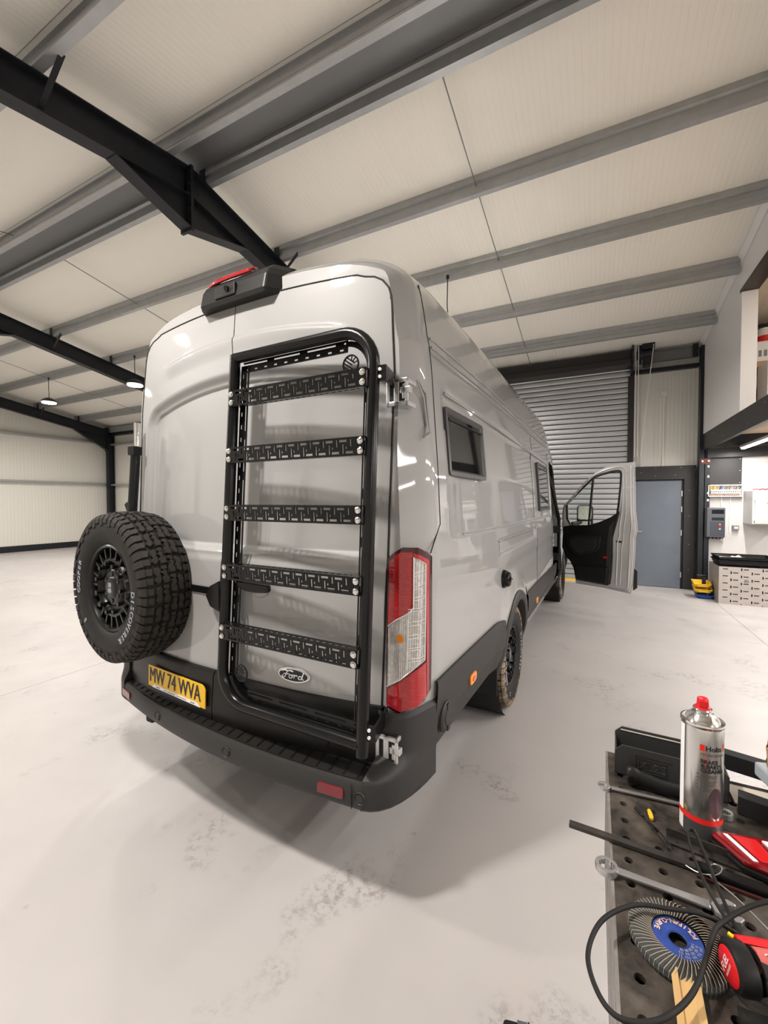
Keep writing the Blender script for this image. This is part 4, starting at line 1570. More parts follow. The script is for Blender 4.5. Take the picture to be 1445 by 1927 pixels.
def tail_lamp(sgn):
    root = None

    def piece(name, poly, mm, off, parent=None, depth=.02):
        """rows across the lens, each cut exactly where the outline crosses it"""
        c0, c1 = min(p[1] for p in poly), max(p[1] for p in poly)
        lv = sorted(set([round(v, 2) for v in np.linspace(c0 + .5, c1 - .5, 70)] + [min(max(p[1] + e, c0 + .5), c1 - .5) for p in poly for e in (-.6, .6)]))
        rows = []
        for c in lv:
            xs_ = []
            for i in range(len(poly)):
                (xa, ya), (xb, yb) = poly[i], poly[(i + 1) % len(poly)]
                if (ya > c) != (yb > c):
                    xs_.append(xa + (c - ya) * (xb - xa) / (yb - ya))
            if len(xs_) < 2:
                continue
            x0, x1 = min(xs_), max(xs_)
            row = []
            for k in range(23):
                p = lamp_surf((x0 + (x1 - x0) * k / 22 - 130) / 390, 1.376 - (c - 85) * (1.376 - .715) / 1427, off)
                row.append((sgn * p.x, p.y, p.z))
            rows.append(row)
        o = MB().grid(rows).build(name, mm, parent or VAN, smooth=60)
        so = o.modifiers.new('t', 'SOLIDIFY')
        so.thickness = depth
        so.offset = -sgn if 0 else -1
        return o
    hou = piece('tail_lamp', OUTL, 'lens_dark', .012)
    piece('red_lens', REDU, 'lens_red', .0155, parent=hou, depth=.003).__setitem__('label', 'upper red lens')
    piece('clear_lens', CLEA, 'lens_clear', .0150, parent=hou, depth=.003).__setitem__('label', 'clear lens')
    piece('red_lens', REDL, 'lens_red', .0155, parent=hou, depth=.003).__setitem__('label', 'lower red lens')
    piece('red_strip', [(402, 132), (440, 150), (496, 205), (494, 1340), (484, 1368), (480, 1070), (474, 230), (402, 158)], 'lens_red2', .0152, parent=hou, depth=.003)

    def P(cxp, cyp, o=.018):
        p = lamp_surf((cxp - 130) / 390, 1.376 - (cyp - 85) * (1.376 - .715) / 1427, o)
        return (sgn * p.x, p.y, p.z)
    mb = MB()
    mb.tube([P(155, 778), P(260, 712), P(372, 642), P(402, 596), P(402, 400), P(402, 165), P(436, 195), P(468, 230), P(467, 600), P(464, 1050), P(380, 1140), P(300, 1218), P(220, 1262), P(150, 1302)], .0028, 5)
    for yy in (290, 320, 405, 430, 500, 525, 600, 620, 708, 740, 820, 850, 930, 950, 1020, 1045):
        xa = 402 if yy < 600 else 368
        mb.tube([P(xa, yy + 12), P(435, yy + 4), P(466, yy - 8)], .0018, 4)
    mb.tube([P(368, 690), P(366, 900), P(360, 1120)], .0022, 4)
    mb.build('silver_trim', 'lamp_silver', hou, smooth=60)
    mb = MB()
    c = P(300, 870, .0165)
    mb.cyl((c[0], c[1] + .002, c[2]), (c[0], c[1] - .001, c[2]), .016, n=16)
    mb.build('amber_bulb', 'amber', hou)


tail_lamp(1)
tail_lamp(-1)

# ---------------- high level brake lamp
mb = MB()
pl = [(-.285, .16), (-.262, .00), (-.225, -.055), (.215, -.055), (.275, .02), (.305, .16)]
R = []
for (z, g) in ((2.545, .0), (2.565, .012), (2.635, .012), (2.668, .0), (2.700, -.03), (2.712, -.07)):
    R.append([(p[0] * (1 + g * .4), p[1] - g + (.045 if z < 2.53 else 0) + (z - 2.54) * .22, z) for p in pl])
bl = MB().grid(R)
bl.add(R[-1], [tuple(range(len(pl)))])
bl.add(R[0], [tuple(range(len(pl)))[::-1]])
BLO = bl.build('high_brake_lamp', 'black_plastic', VAN, bevel=.008)
mb = MB()
R = []
for (z, dy) in ((2.676, -.002), (2.690, -.004), (2.708, .012), (2.718, .045)):
    R.append([(x, -.067 + dy + .025 * (abs(x) / .22) ** 4 + (z - 2.54) * .22, z) for x in np.linspace(-.238, .10, 14)])
MB().grid(R).build('red_lens', 'lens_red2', BLO, smooth=50).modifiers.new('t', 'SOLIDIFY').thickness = .012
mb = MB().bx(-.11, .03, -.068, -.05, 2.572, 2.632)
cp = mb.build('camera_panel', 'black_plastic', BLO, bevel=.004)
MB().cyl((-.02, -.066, 2.607), (-.02, -.078, 2.603), .013, n=16).build('camera_lens', 'black_gloss', cp, smooth=40)
MB().bx(-.058, .0, -.071, -.066, 2.582, 2.594).build('lamp_window', 'glass_clear', cp)

# ---------------- rear bumper
BXS = np.linspace(-.842, .842, 45)


def by(x):
    """rearmost line of the bumper in plan"""
    return -.250 - .046 * x / .842 + .076 * min(1.0, (abs(x) / .842)) ** 2


def bump_row(x):
    y = by(x)
    return [(x, -.02, .385), (x, y + .06, .385), (x, y + .014, .392), (x, y + .003, .405), (x, y, .43), (x, y + .004, .487), (x, y + .012, .498), (x, y + .02, .50), (x, -.03, .503)]


B = MB().grid([bump_row(x) for x in BXS])
LOWP = [(.842, -.220), (.875, -.208), (.905, -.188), (.935, -.152), (.958, -.108), (.976, -.058), (.990, -.004), (1.000, .05), (1.008, .118)]
UPP = [(.848, -.092), (.878, -.092), (.908, -.088), (.936, -.074), (.958, -.050), (.978, -.012), (.992, .030), (1.004, .073), (1.014, .118)]
for s in (1, -1):
    R = []
    for z in (.385, .392, .405, .43, .47, .495, .51, .525, .54, .555, .57, .585, .60, .64, .68, .705, .72):
        k = sst(.50, .57, z)
        o = .02 if z < .39 else .008 if z < .40 else .012 if z > .71 else 0.0
        row = []
        for (lx, ly_), (ux, uy) in zip(LOWP, UPP):
            lq = ly_ if s > 0 or ly_ > 0 else ly_ * .58
            x, y = lx + (ux - lx) * k, lq + (uy - lq) * k
            row.append((s * (x - o), y + o, z))
        row.insert(0, (s * (.842 + .006 * k), .03, z))
        R.append(row)
    B.grid(R)
BUM = B.build('rear_bumper', 'cladding', VAN, smooth=38)
# the ribbed step
for x in np.linspace(-.80, .80, 27):
    MB().bar((x + .012, by(x) + .028, .5045), (x - .012, -.075, .5065), .006, .005).build('step_rib', 'trim_black', BUM)
R = [[(x, by(x) + .02, .5032), (x, -.06, .5052)] for x in np.linspace(-.83, .83, 40)]
MB().grid(R).build('step_pad', mat('step_pad', (.016, .015, .014), .3, bump=(60, .2, .002)), BUM)


def bump_T(x, z, off):
    e = .01
    tx = Vector((2 * e, by(x + e) - by(x - e), 0)).normalized()
    n = Vector((tx.y, -tx.x, 0))
    m = Matrix((tx, Vector((0, 0, 1)), n)).transposed().to_4x4()
    m.translation = Vector((x, by(x), z)) + n * off
    return m


for x in (.712, -.80):
    MB().prism(rrect(.115, .040, .010), -.004, .005, bump_T(x, .447, 0.0)).build('reflector', mat('reflector_red', (.16, .006, .012), .2, coat=.6), BUM, bevel=.002)
for x in (-.40, .16, .836):
    MB().lathe([(0, .004), (.016, .004), (.017, .002), (.019, .002), (.022, .006), (.024, 0)], bump_T(x, .447, -.001), 20).build('parking_sensor', 'cladding', BUM, smooth=40)
for x in (.802,):
    MB().bar(bump_T(x, .40, .001) @ Vector((0, 0, 0)), bump_T(x, .495, .004) @ Vector((0, 0, 0)), .003, .003).build('bumper_joint', 'gap', BUM)
MB().bx(-.62, -.56, -.14, -.06, .33, .40).build('tow_bracket', 'gap', VAN, bevel=.01)

# ---------------- wheels: built once around the axle (local z = outward), then copied
TR, TWD = .385, .245


def tyre_geo():
    prof = [(.212, -.085), (.219, -.104), (.245, -.120), (.285, -.1285), (.325, -.1255), (.353, -.113), (.366, -.09), (.368, -.05), (.369, 0),
            (.368, .05), (.366, .09), (.353, .113), (.325, .1255), (.285, .1285), (.245, .120), (.219, .104), (.212, .085)]
    return MB().lathe(prof, Matrix.Identity(4), 64)


def tread_geo():
    mb = MB()
    rnd = random.Random(3)
    N = 26

    def block(a0, poly, r0, r1):
        """poly: (arc length, across) points round angle a0"""
        n = len(poly)
        vs = []
        for r in (r0, r1):
            sh = 1.0 if r == r0 else .93
            mx = sum(p[0] for p in poly) / n
            mz = sum(p[1] for p in poly) / n
            for (u, z) in poly:
                uu, zz = mx + (u - mx) * sh, mz + (z - mz) * sh
                a = a0 + uu / TR
                drop = .014 * (abs(zz) / .11) ** 5
                vs.append(((r - drop) * math.cos(a), (r - drop) * math.sin(a), zz))
        mb.add(vs, [tuple(range(n))[::-1], tuple(range(n, 2 * n))] + [(i, (i + 1) % n, n + (i + 1) % n, n + i) for i in range(n)])
    for k in range(N):
        a = 2 * PI * k / N
        p = 2 * PI * TR / N
        j = lambda: rnd.uniform(-.002, .002)
        # two zig-zag centre rows of hooked blocks
        for s in (1, -1):
            off = 0 if s > 0 else p * .5
            block(a + off / TR, [(-.036 + j(), s * .004), (-.012, s * .002), (.004 + j(), s * .014), (.022, s * .010), (.028, s * .026), (.012 + j(), s * .034), (-.004, s * .026), (-.020, s * .036), (-.040, s * .030)], .366, TR)
            block(a + off / TR, [(.034, s * .006), (.048, s * .012), (.046, s * .030), (.030, s * .034), (.024, s * .020)], .366, TR - .001)
            block(a + off / TR, [(-.030, s * .044), (-.008 + j(), s * .040), (.006, s * .046), (.030, s * .040), (.044 + j(), s * .050), (.034, s * .066), (.010, s * .070), (-.006, s * .062), (-.026, s * .072), (-.040, s * .060)], .366, TR - .001)
            # shoulder lugs, alternately long and short
            w0 = .080
            block(a + off / TR, [(-.040, s * w0), (-.008 + j(), s * (w0 - .004)), (-.006, s * .112), (-.036, s * .114)], .362, TR - .003)
            block(a + off / TR, [(.004, s * w0), (.038 + j(), s * (w0 - .004)), (.040, s * .118), (.006, s * .116)], .360, TR - .003)
            # side biters running down the shoulder
            for (u0, u1, rr) in ((-.041, -.007, .318), (.003, .041, .332)):
                vs = []
                for u in (u0, u1):
                    aa = a + (off + u) / TR
                    for (r, z) in ((.366, .106), (rr, .1220), (rr, .1305), (.352, .1270), (.370, .116), (.373, .110)):
                        vs.append((r * math.cos(aa), r * math.sin(aa), s * z))
                mb.add(vs, [(0, 1, 2, 3, 4, 5), (11, 10, 9, 8, 7, 6)] + [(i, (i + 1) % 6, 6 + (i + 1) % 6, 6 + i) for i in range(6)])
    return mb


def arc_text(mb, txt, r, a_mid, size, z, flip=False, **k):
    """letters set round the sidewall; read from outside"""
    wdt = size * .74
    n = len(txt)
    for i, c in enumerate(txt):
        if c == ' ':
            continue
        d = (i - (n - 1) / 2) * wdt / r
        a = a_mid - d
        T = Matrix.Translation((r * math.cos(a), r * math.sin(a), z)) @ Matrix.Rotation(a - PI / 2, 4, 'Z')
        add_text(mb, c, size, T, **k)


TYRE_ME = tyre_geo().mesh('tyre', 'black_rubber', 40)
TREAD_ME = tread_geo().mesh('tread', 'tread')
TREADD_ME = tread_geo().mesh('tread', 'tread_dirty')
LET_MES = []
for w_, a_ in (('DISCOVERER', -28), ('COOPER', 172), ('S', 222)):
    tx_ = MB()
    arc_text(tx_, w_, .268, math.radians(a_), .040, .1283, outline=.0010)
    LET_MES.append(tx_.mesh('tyre_letters', 'tyre_text'))
# rim
rm = MB()
rm.lathe([(.232, .088), (.238, .104), (.230, .110), (.220, .104), (.215, .090), (.210, .045), (.206, .0)], Matrix.Identity(4), 56)
rm.lathe([(.232, -.088), (.206, -.07), (.204, .0)], Matrix.Identity(4), 48)
rm.lathe([(.155, .060), (.165, .082), (.158, .092), (.146, .094), (.134, .084), (.130, .072), (.116, .068), (.104, .070), (.098, .082), (.088, .088), (.062, .088), (.056, .094), (.050, .098), (.040, .100), (0, .100)], Matrix.Identity(4), 48)
rm.lathe([(.15, .05), (.13, .035), (0, .03)], Matrix.Identity(4), 32)
for k in range(20):
    a = 2 * PI * k / 20
    Tm = Matrix.Rotation(a, 4, 'Z')
    rm.bx(.155, .218, -.0065, .0065, .045, .094, 0, Tm)
for k in range(6):
    a = 2 * PI * (k + .5) / 6
    rm.cyl((.074 * math.cos(a), .074 * math.sin(a), .08), (.074 * math.cos(a), .074 * math.sin(a), .092), .012, n=10)
RIM_ME = rm.mesh('rim', 'rim_black', 35)
st = MB()
st.cyl((0, 0, .065), (0, 0, .112), .0095, n=10)
st.cyl((0, 0, .106), (0, 0, .114), .0115, n=10)
STUD_ME = st.mesh('wheel_stud', 'black_gloss', 40)
bk_ = MB().lathe([(.206, -.02), (0, -.02)], Matrix.Identity(4), 32)  # black disc painting in the shade behind the spokes
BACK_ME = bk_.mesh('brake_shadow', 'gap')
cp_ = MB()
for k in range(5):
    cp_.bx(-.014 + .006 * k, -.0105 + .006 * k, .004, .026, .100, .1008).bx(-.014 + .006 * k, -.0105 + .006 * k, -.022, -.002, .100, .1008)
cp_.lathe([(.024, .100), (.026, .1008), (.024, .1012)], Matrix.Identity(4), 24, 0, PI + .5, 2 * PI - .5)
CAP_ME = cp_.mesh('cap_print', 'tyre_text')


def wheel(name, loc, axis, spin=0.0, dirty=False, letters=True, label=None):
    """axis: outward direction of the wheel in van axes"""
    T = frame((0, 0, 0), axis, (1, 0, 0) if abs(axis[1]) > .5 else (0, 1, 0)) @ Matrix.Rotation(spin, 4, 'Z')
    o = empty(name, loc)
    o.rotation_euler = T.to_euler()
    if name == 'spare_wheel':
        o.scale = (1.035, 1.035, 1.0)
    o.parent = VAN
    if label:
        o['label'] = label
    link_mesh('tyre', TYRE_ME, o)
    link_mesh('tread', TREADD_ME if dirty else TREAD_ME, o)
    link_mesh('rim', RIM_ME, o).scale = (.935, .935, 1)
    link_mesh('rim_backing', BACK_ME, o)
    for k in range(11):
        a = 2 * PI * k / 11
        link_mesh('wheel_stud', STUD_ME, o, (.124 * math.cos(a), .124 * math.sin(a), 0))
    if letters:
        for lm in LET_MES:
            link_mesh('tyre_letters', lm, o)
        link_mesh('cap_print', CAP_ME, o)
    return o


# the carrier and spare wheel: outward axis is -y; frame() x axis is +x, so its y axis is +z
SPX, SPZ, SPY = -.635, 1.108, -.205
wheel('spare_wheel', (SPX, SPY, SPZ), (-.075, -1, 0), 0.0, label='spare wheel with outlined sidewall lettering')
wheel('wheel', (.895, ARCH[0], TR), (1, 0, 0), .3, dirty=True)
wheel('wheel', (.895, ARCHF[0], TR), (1, 0, 0), 1.1, dirty=True)
wheel('wheel', (-.895, ARCH[0], TR), (-1, 0, 0), .3, letters=False)
wheel('wheel', (-.895, ARCHF[0], TR), (-1, 0, 0), .8, letters=False)
cr = MB()
cr.tube([(-.805, -.060, 1.86), (-.820, -.085, 1.4), (-.830, -.09, .68)], .026, 14)
cr.bx(-.835, -.778, -.09, -.04, 1.83, 1.88)
cr.build('carrier_post', 'black_gloss', VAN, smooth=50)
mb = MB()
mb.bar((-.865, -.075, 1.115), (-.06, -.105, 1.115), .05, .035)
mb.bar((-.86, -.075, 1.55), (-.66, -.075, 1.20), .04, .03)
mb.cyl((SPX, -.06, SPZ), (SPX, -.2, SPZ), .06, n=20)
mb.prism([(-.085, 1.05), (-.02, 1.03), (-.02, 1.18), (-.085, 1.15), (-.115, 1.10)], -.006, .006, Matrix(((1, 0, 0, .03), (0, 0, 1, -.155), (0, 1, 0, 0), (0, 0, 0, 1))))
mb.build('carrier_arm', 'black_gloss', VAN, bevel=.004)
MB().cyl((-.806, -.05, 1.885), (-.806, -.05, 2.02), .019, n=14).build('carrier_hinge', 'chrome', VAN, smooth=40)

# ---------------- ladder
LAD = empty('ladder')
LAD.parent = VAN
LAD['label'] = 'black tubular ladder with five slotted rungs'


def ly(z):
    return -.112 - (2.2 - z) * .062


def lz(pts):
    return [(x, ly(z), z) for x, z in pts]


xl, xr, zt, zb = .079, .840, 2.235, .645
arc = lambda cx, cz, r, a0, a1, n=8: [(cx + r * math.cos(math.radians(a0 + (a1 - a0) * i / n)), cz + r * math.sin(math.radians(a0 + (a1 - a0) * i / n))) for i in range(n + 1)]
tb = MB()
RT_ = .0245
tb.tube(lz([(xl, zt + .012)] + [(xl, z) for z in np.linspace(2.0, zb + .17, 6)] + arc(xl + .15, zb + .15, .15, 180, 270) + [(x, zb) for x in np.linspace(.3, xr - .01, 5)]), RT_, 16)
tb.tube(lz([(xl, zt)] + [(x, zt) for x in np.linspace(.2, xr - .17, 5)] + arc(xr - .15, zt - .15, .15, 90, 0) + [(xr, z) for z in np.linspace(1.9, .605, 8)]), RT_, 16)
tb.build('frame_tube', 'black_gloss', LAD, smooth=50)
# slotted inner plates
pl_ = MB()
yo = .026


def slot_strip(p0, p1, wdir, width=.036, th=.004):
    p0, p1 = Vector(p0), Vector(p1)
    L = (p1 - p0).length
    ux = (p1 - p0).normalized()
    uy = Vector(wdir).normalized()
    n = ux.cross(uy)
    T = Matrix((ux, uy, n)).transposed().to_4x4()
    T.translation = p0
    N = max(8, int(L / .010))
    r1 = ''.join('#' if (i % 19) < 15 else '.' for i in range(N))
    r2 = ''.join('#' if (i % 6) in (1, 2) else '.' for i in range(N))
    rows = ['.' * N, r1, '.' * N, '.' * N, r2, '.' * N]
    bitmap_plate(pl_, rows, L / N, width / 6, th, T)


slot_strip((xl + .02, ly(.75) + yo, .75), (xl + .02, ly(2.2) + yo, 2.2), (-1, 0, 0), -.05)
slot_strip((xl + .03, ly(zt - .022) + yo, zt - .068), (xr - .14, ly(zt - .022) + yo, zt - .068), (0, .05, 1), .05)
slot_strip((xl + .14, ly(zb) + yo, zb + .02), (xr - .03, ly(zb) + yo, zb + .02), (0, .05, 1), .045)
slot_strip((xr - .024, ly(.66) + yo, .66), (xr - .024, ly(2.05) + yo, 2.05), (-1, 0, 0), .03)
R = [[(xr - .15 + r * math.cos(a), ly(zt - .15 + r * math.sin(a)) + yo, zt - .15 + r * math.sin(a)) for a in np.linspace(0, PI / 2, 9)] for r in (.128, .105)]
pl_.grid(R)
R = [[(xl + .15 + r * math.cos(a), ly(zb + .15) + yo, zb + .15 + r * math.sin(a)) for a in np.linspace(PI, 1.5 * PI, 9)] for r in (.128, .10)]
pl_.grid(R)
pl_.build('slotted_plate', 'black_gloss', LAD)
# emblem discs
for (x, z) in ((xr - .115, zt - .125), (xl + .105, zb + .135)):
    mb = MB()
    T = Matrix(((1, 0, 0, x), (0, 0, -1, ly(z) + .016), (0, 1, 0, z), (0, 0, 0, 1)))
    mb.lathe([(.033, 0), (.039, 0), (.039, .005), (.033, .005), (.033, 0)], T, 28)
    for k in range(4):
        d = -.024 + .0125 * k
        h = math.sqrt(max(0, .034 ** 2 - d * d))
        mb.bx(-h, h if k < 2 else h * .2, d - .003, d + .003, .001, .004, 0, T @ Matrix.Rotation(-.6, 4, 'Z'))
    for k in range(3):
        a = .3 + .55 * k
        mb.bx(.012, .035, -.002, .002, .001, .004, 0, T @ Matrix.Rotation(a, 4, 'Z'))
    mb.build('ladder_emblem', 'black_gloss', LAD)
UNIT = ['#####..#.', '.......#.', '..#....#.', '..#.#....', '..#......', '..#.#####']
rung = MB()
NU = 10
rows = ['..' + r * NU + '...' for r in UNIT]
rows = ['.' * len(rows[0])] + rows + ['.' * len(rows[0])]
RL = xr - xl - .026
cw = (RL - .05) / len(rows[0])
rh = .072
chh = rh / len(rows)
bitmap_plate(rung, rows, cw, chh, .004, Matrix(((1, 0, 0, .025), (0, 0, -1, .0), (0, 1, 0, -rh / 2), (0, 0, 0, 1))))
rung.bx(0, .0255, -.004, 0, -rh / 2, rh / 2).bx(RL - .0255, RL, -.004, 0, -rh / 2, rh / 2)
# channel flanges top and bottom
NB = 24
rowsf = ['.' * NB * 3, ''.join('#' if (i % 3) and i > 3 and i < NB * 3 - 4 else '.' for i in range(NB * 3)), '.' * NB * 3]
bitmap_plate(rung, rowsf, RL / (NB * 3), .034 / 3, .003, Matrix(((1, 0, 0, 0), (0, 1, 0, 0), (0, 0, 1, rh / 2 - .003), (0, 0, 0, 1))))
bitmap_plate(rung, rowsf, RL / (NB * 3), .034 / 3, .003, Matrix(((1, 0, 0, 0), (0, 1, 0, 0), (0, 0, 1, -rh / 2), (0, 0, 0, 1))))
RUNG_ME = rung.mesh('rung', 'black_gloss')
bo = MB()
bo.lathe([(.0, .008), (.006, .0075), (.0105, .004), (.011, .001), (.013, .0), (.013, -.002)], Matrix.Rotation(PI / 2, 4, 'X'), 14)
BOLT_ME = bo.mesh('bolt', 'chrome', 40)
for z in (2.035, 1.772, 1.508, 1.240, .968):
    yy = ly(z) - .030
    link_mesh('rung', RUNG_ME, LAD, (xl + .010, yy, z), (.056, 0, 0))
    for x in (xl + .022, xr - .030):
        for dz in (-.019, .019):
            link_mesh('bolt', BOLT_ME, LAD, (x, yy - .005 - .0015, z + dz))
for z, dz in ((2.05, .03), (.695, .030)):
    mb = MB()
    ya = ly(z)
    mb.prism([(xr + .01, ya), (xr + .07, ya + .004), (xr + .012, ya + .11), (xr - .02, ya + .11), (xr - .02, ya + .1), (xr + .005, ya + .1), (xr + .055, ya + .008), (xr + .01, ya + .005)][0:0] or
             [(xr + .005, ya - .004), (.895, ya + .0), (.866, lean(z) - .012), (.846, lean(z) - .004), (.846, lean(z) - .012), (.858, lean(z) - .022), (.886, ya + .008), (xr + .005, ya + .004)], z - dz, z + dz)
    o = mb.build('ladder_bracket', 'black_gloss', LAD)
    for q in (-.014, .014):
        MB().cyl((xr + .030, ya - .001, z + q), (xr + .030, ya - .007, z + q), .0065, n=10).build('bolt', 'print_white', LAD)

# ---------------- front door, swung open on the right hand side
DA = Vector((1.0, 5.05, 0))
DD = Vector((1.885 - 1.0, 4.716 - 5.05, 0)).normalized()
DN = Vector((DD.y, -DD.x, 0))           # towards the rear of the van, i.e. the inside of the door
FD = empty('front_door')
FD.parent = VAN
FD['label'] = 'open front door with black inner panel'


def TD(off):
    m = Matrix((DD, Vector((0, 0, 1)), DN)).transposed().to_4x4()
    m.translation = DA + DN * off
    return m


OUT = [(.062, 1.504), (.173, 1.621), (.355, 1.83), (.499, 1.962), (.639, 2.027), (.802, 2.058), (.985, 2.07), (.996, 1.733), (1.003, 1.436), (1.018, 1.307), (1.028, 1.189), (1.007, 1.089), (1.006, .889), (.995, .689), (.988, .538), (.985, .477), (.964, .353), (.62, .379), (.243, .385), (.264, .477), (.246, .607), (.195, .707), (.127, .772), (.068, .913), (.042, 1.193), (.04, 1.419)]
WIN = [(.124, 1.521), (.30, 1.70), (.48, 1.878), (.601, 1.925), (.74, 1.955), (.803, 1.958), (.835, 1.94), (.841, 1.905), (.838, 1.787), (.815, 1.50), (.795, 1.36), (.70, 1.24), (.447, 1.20), (.189, 1.20), (.132, 1.309)]


def ring_panel(mb, outer, inner, h0, h1, T):
    """a flat ring of outer minus inner made with a bridge face"""
    bm = bmesh.new()
    vo = [bm.verts.new((p[0], p[1], 0)) for p in outer]
    vi = [bm.verts.new((p[0], p[1], 0)) for p in inner]
    eo = [bm.edges.new((vo[i], vo[(i + 1) % len(vo)])) for i in range(len(vo))]
    ei = [bm.edges.new((vi[i], vi[(i + 1) % len(vi)])) for i in range(len(vi))]
    bmesh.ops.triangle_fill(bm, use_beauty=True, edges=eo + ei)
    bm.verts.index_update()
    base = [v.co.copy() for v in bm.verts]
    fs = [tuple(v.index for v in f.verts) for f in bm.faces]
    n = len(base)
    no, ni = len(vo), len(vi)
    bm.free()
    mb.add([T @ Vector((p.x, p.y, h0)) for p in base] + [T @ Vector((p.x, p.y, h1)) for p in base], fs + [tuple(i + n for i in f[::-1]) for f in fs]
           + [(i, (i + 1) % no, n + (i + 1) % no, n + i) for i in range(no)] + [(no + i, no + (i + 1) % ni, n + no + (i + 1) % ni, n + no + i) for i in range(ni)])
    return mb


def scale_poly(P, s, c=None):
    c = c or (sum(p[0] for p in P) / len(P), sum(p[1] for p in P) / len(P))
    return [(c[0] + (p[0] - c[0]) * s, c[1] + (p[1] - c[1]) * s) for p in P]


mb = MB()
ring_panel(mb, OUT, WIN, -.045, -.035, TD(0))
OUT2 = scale_poly(OUT, .965)
ring_panel(mb, OUT2, scale_poly(WIN, 1.03), -.035, .0, TD(0))
ring_panel(mb, [(a, b) for a, b in scale_poly(OUT, .93)], scale_poly(WIN, 1.06), .0, .022, TD(0))
mb.build('door_frame', 'paint_inner', FD, bevel=.005)
# folded flange lines down the shut face
for (pts, r) in (([(.955, 2.03), (.958, 1.70), (.965, 1.40), (.975, 1.25), (.965, 1.10), (.955, .80), (.945, .45)], .007),
                 ([(.865, 1.93), (.875, 1.70), (.862, 1.45), (.835, 1.22), (.835, 1.12), (.81, 1.0), (.81, .85), (.80, .45)], .010),
                 ([(.905, 1.95), (.915, 1.70), (.905, 1.40), (.885, 1.20), (.880, 1.05), (.865, .95), (.862, .80), (.845, .46)], .007),
                 ([(.20, 1.60), (.40, 1.83), (.52, 1.925), (.66, 1.985), (.80, 2.01), (.88, 1.99), (.915, 1.93)], .010)):
    P = smooth_path([(p[0], p[1], 0) for p in pts], 5)
    MB().tube([TD(0) @ Vector((p.x, p.y, .022)) for p in P], r, 8).build('shut_flange', 'paint_inner', FD, smooth=60)
# seal round the glass, quarter light bar, glass panes
mb = MB()
mb.tube([TD(0) @ Vector((p[0], p[1], .01)) for p in scale_poly(WIN, .995)], .013, 8, closed=True)
mb.bar(TD(0) @ Vector((.485, 1.883, 0)), TD(0) @ Vector((.431, 1.22, 0)), .02, .03, DN)
mb.build('window_seal', 'gap', FD, smooth=60)
QL = [(.124, 1.521), (.30, 1.70), (.478, 1.878), (.431, 1.20), (.189, 1.20), (.132, 1.309)]
MB().prism(scale_poly(QL, .985), -.004, .0, TD(0)).build('quarter_light', 'glass', FD)
# black inner panel
TRIM = [(.088, 1.196), (.20, 1.222), (.447, 1.233), (.589, 1.282), (.726, 1.349), (.838, 1.433), (.822, 1.35), (.803, 1.269), (.758, 1.072), (.761, .815), (.75, .60), (.737, .46), (.699, .433), (.275, .451), (.262, .52), (.246, .607), (.195, .707), (.127, .772), (.075, .90)]
mb = MB().prism(TRIM, .015, .045, TD(0))
tr = mb.build('inner_panel', 'trim_black', FD, bevel=.012)
ARM = [(.14, 1.02), (.24, 1.08), (.50, 1.09), (.62, 1.08), (.60, .93), (.55, .87), (.34, .80), (.24, .82), (.16, .92)]
MB().prism(ARM, .045, .062, TD(0)).build('armrest', 'black_plastic', tr, bevel=.01)
MB().prism(scale_poly(ARM, .78), .062, .075, TD(0)).build('armrest_pad', 'gap', tr, bevel=.008)
MB().prism([(.30, .47), (.70, .455), (.72, .68), (.28, .66)], .045, .085, TD(0)).build('door_pocket', 'trim_black', tr, bevel=.012)
MB().prism([(.675, .46), (.735, .47), (.745, 1.10), (.775, 1.30), (.71, 1.22), (.69, 1.0)], .045, .055, TD(0)).build('panel_edge', 'cladding', tr, bevel=.008)
MB().prism(rrect(.05, .03, .01, 4, .675, .81), .045, .062, TD(0)).build('red_reflector', 'lens_red2', tr)
MB().prism(rrect(.07, .022, .004, 3, .83, 1.03), .020, .026, TD(0)).build('door_latch', 'gap', FD)
MB().prism([(.99, .70), (1.03, .66), (1.03, .44), (.985, .40)], -.06, -.04, TD(0)).build('outer_cladding', 'cladding', FD)
# mirror beyond the glass
mh = MB()
mb = MB()
T = TD(0) @ Matrix.Translation((.265, 1.345, -.26)) @ Matrix.Rotation(.34, 4, 'Y') @ Matrix.Rotation(-.10, 4, 'X')
mh.prism(rrect(.215, .33, .05, 5), -.09, -.0, T)
mh.bar(TD(0) @ Vector((.17, 1.235, -.04)), TD(0) @ Vector((.23, 1.26, -.30)), .05, .05)
mh.build('mirror_housing', 'black_plastic', FD, bevel=.015)
MB().prism(rrect(.175, .20, .03, 5, 0, .05), .0, .004, T).build('mirror_glass', 'mirror', FD)
MB().prism(rrect(.175, .06, .015, 5, 0, -.105), .0, .004, T).build('mirror_glass', 'mirror', FD)
# pillar and hinge post seen beside the door
mb = MB()
mb.tube([(.985, 4.14, .5), (1.0, 4.13, 1.3), (.955, 4.13, 2.0), (.90, 4.25, 2.1)], .02, 8)
mb.tube([(1.0, 5.10, .55), (1.0, 5.12, 1.3), (.93, 4.85, 1.75), (.87, 4.5, 2.1)], .022, 8)
mb.bx(.93, 1.0, 5.0, 5.06, .70, .80).bx(.93, 1.0, 5.0, 5.06, 1.1, 1.2)
mb.build('door_aperture_seal', 'gap', VAN, smooth=50)

# ------------------------------------------------------------------ the work bench and what lies on it
BZ = .94
BX0 = 1.676
t = thing(empty('welding_bench', (0, 0, 0)), 'worn black steel fabrication bench with round holes in the corner nearest us', 'workbench')
BN = t
# top plate with holes: a grid of cells, round holes cut into square cells
mb = MB()
hole_r, pitch = .0070, .05
gx0, gy0 = 1.7015, -1.1025


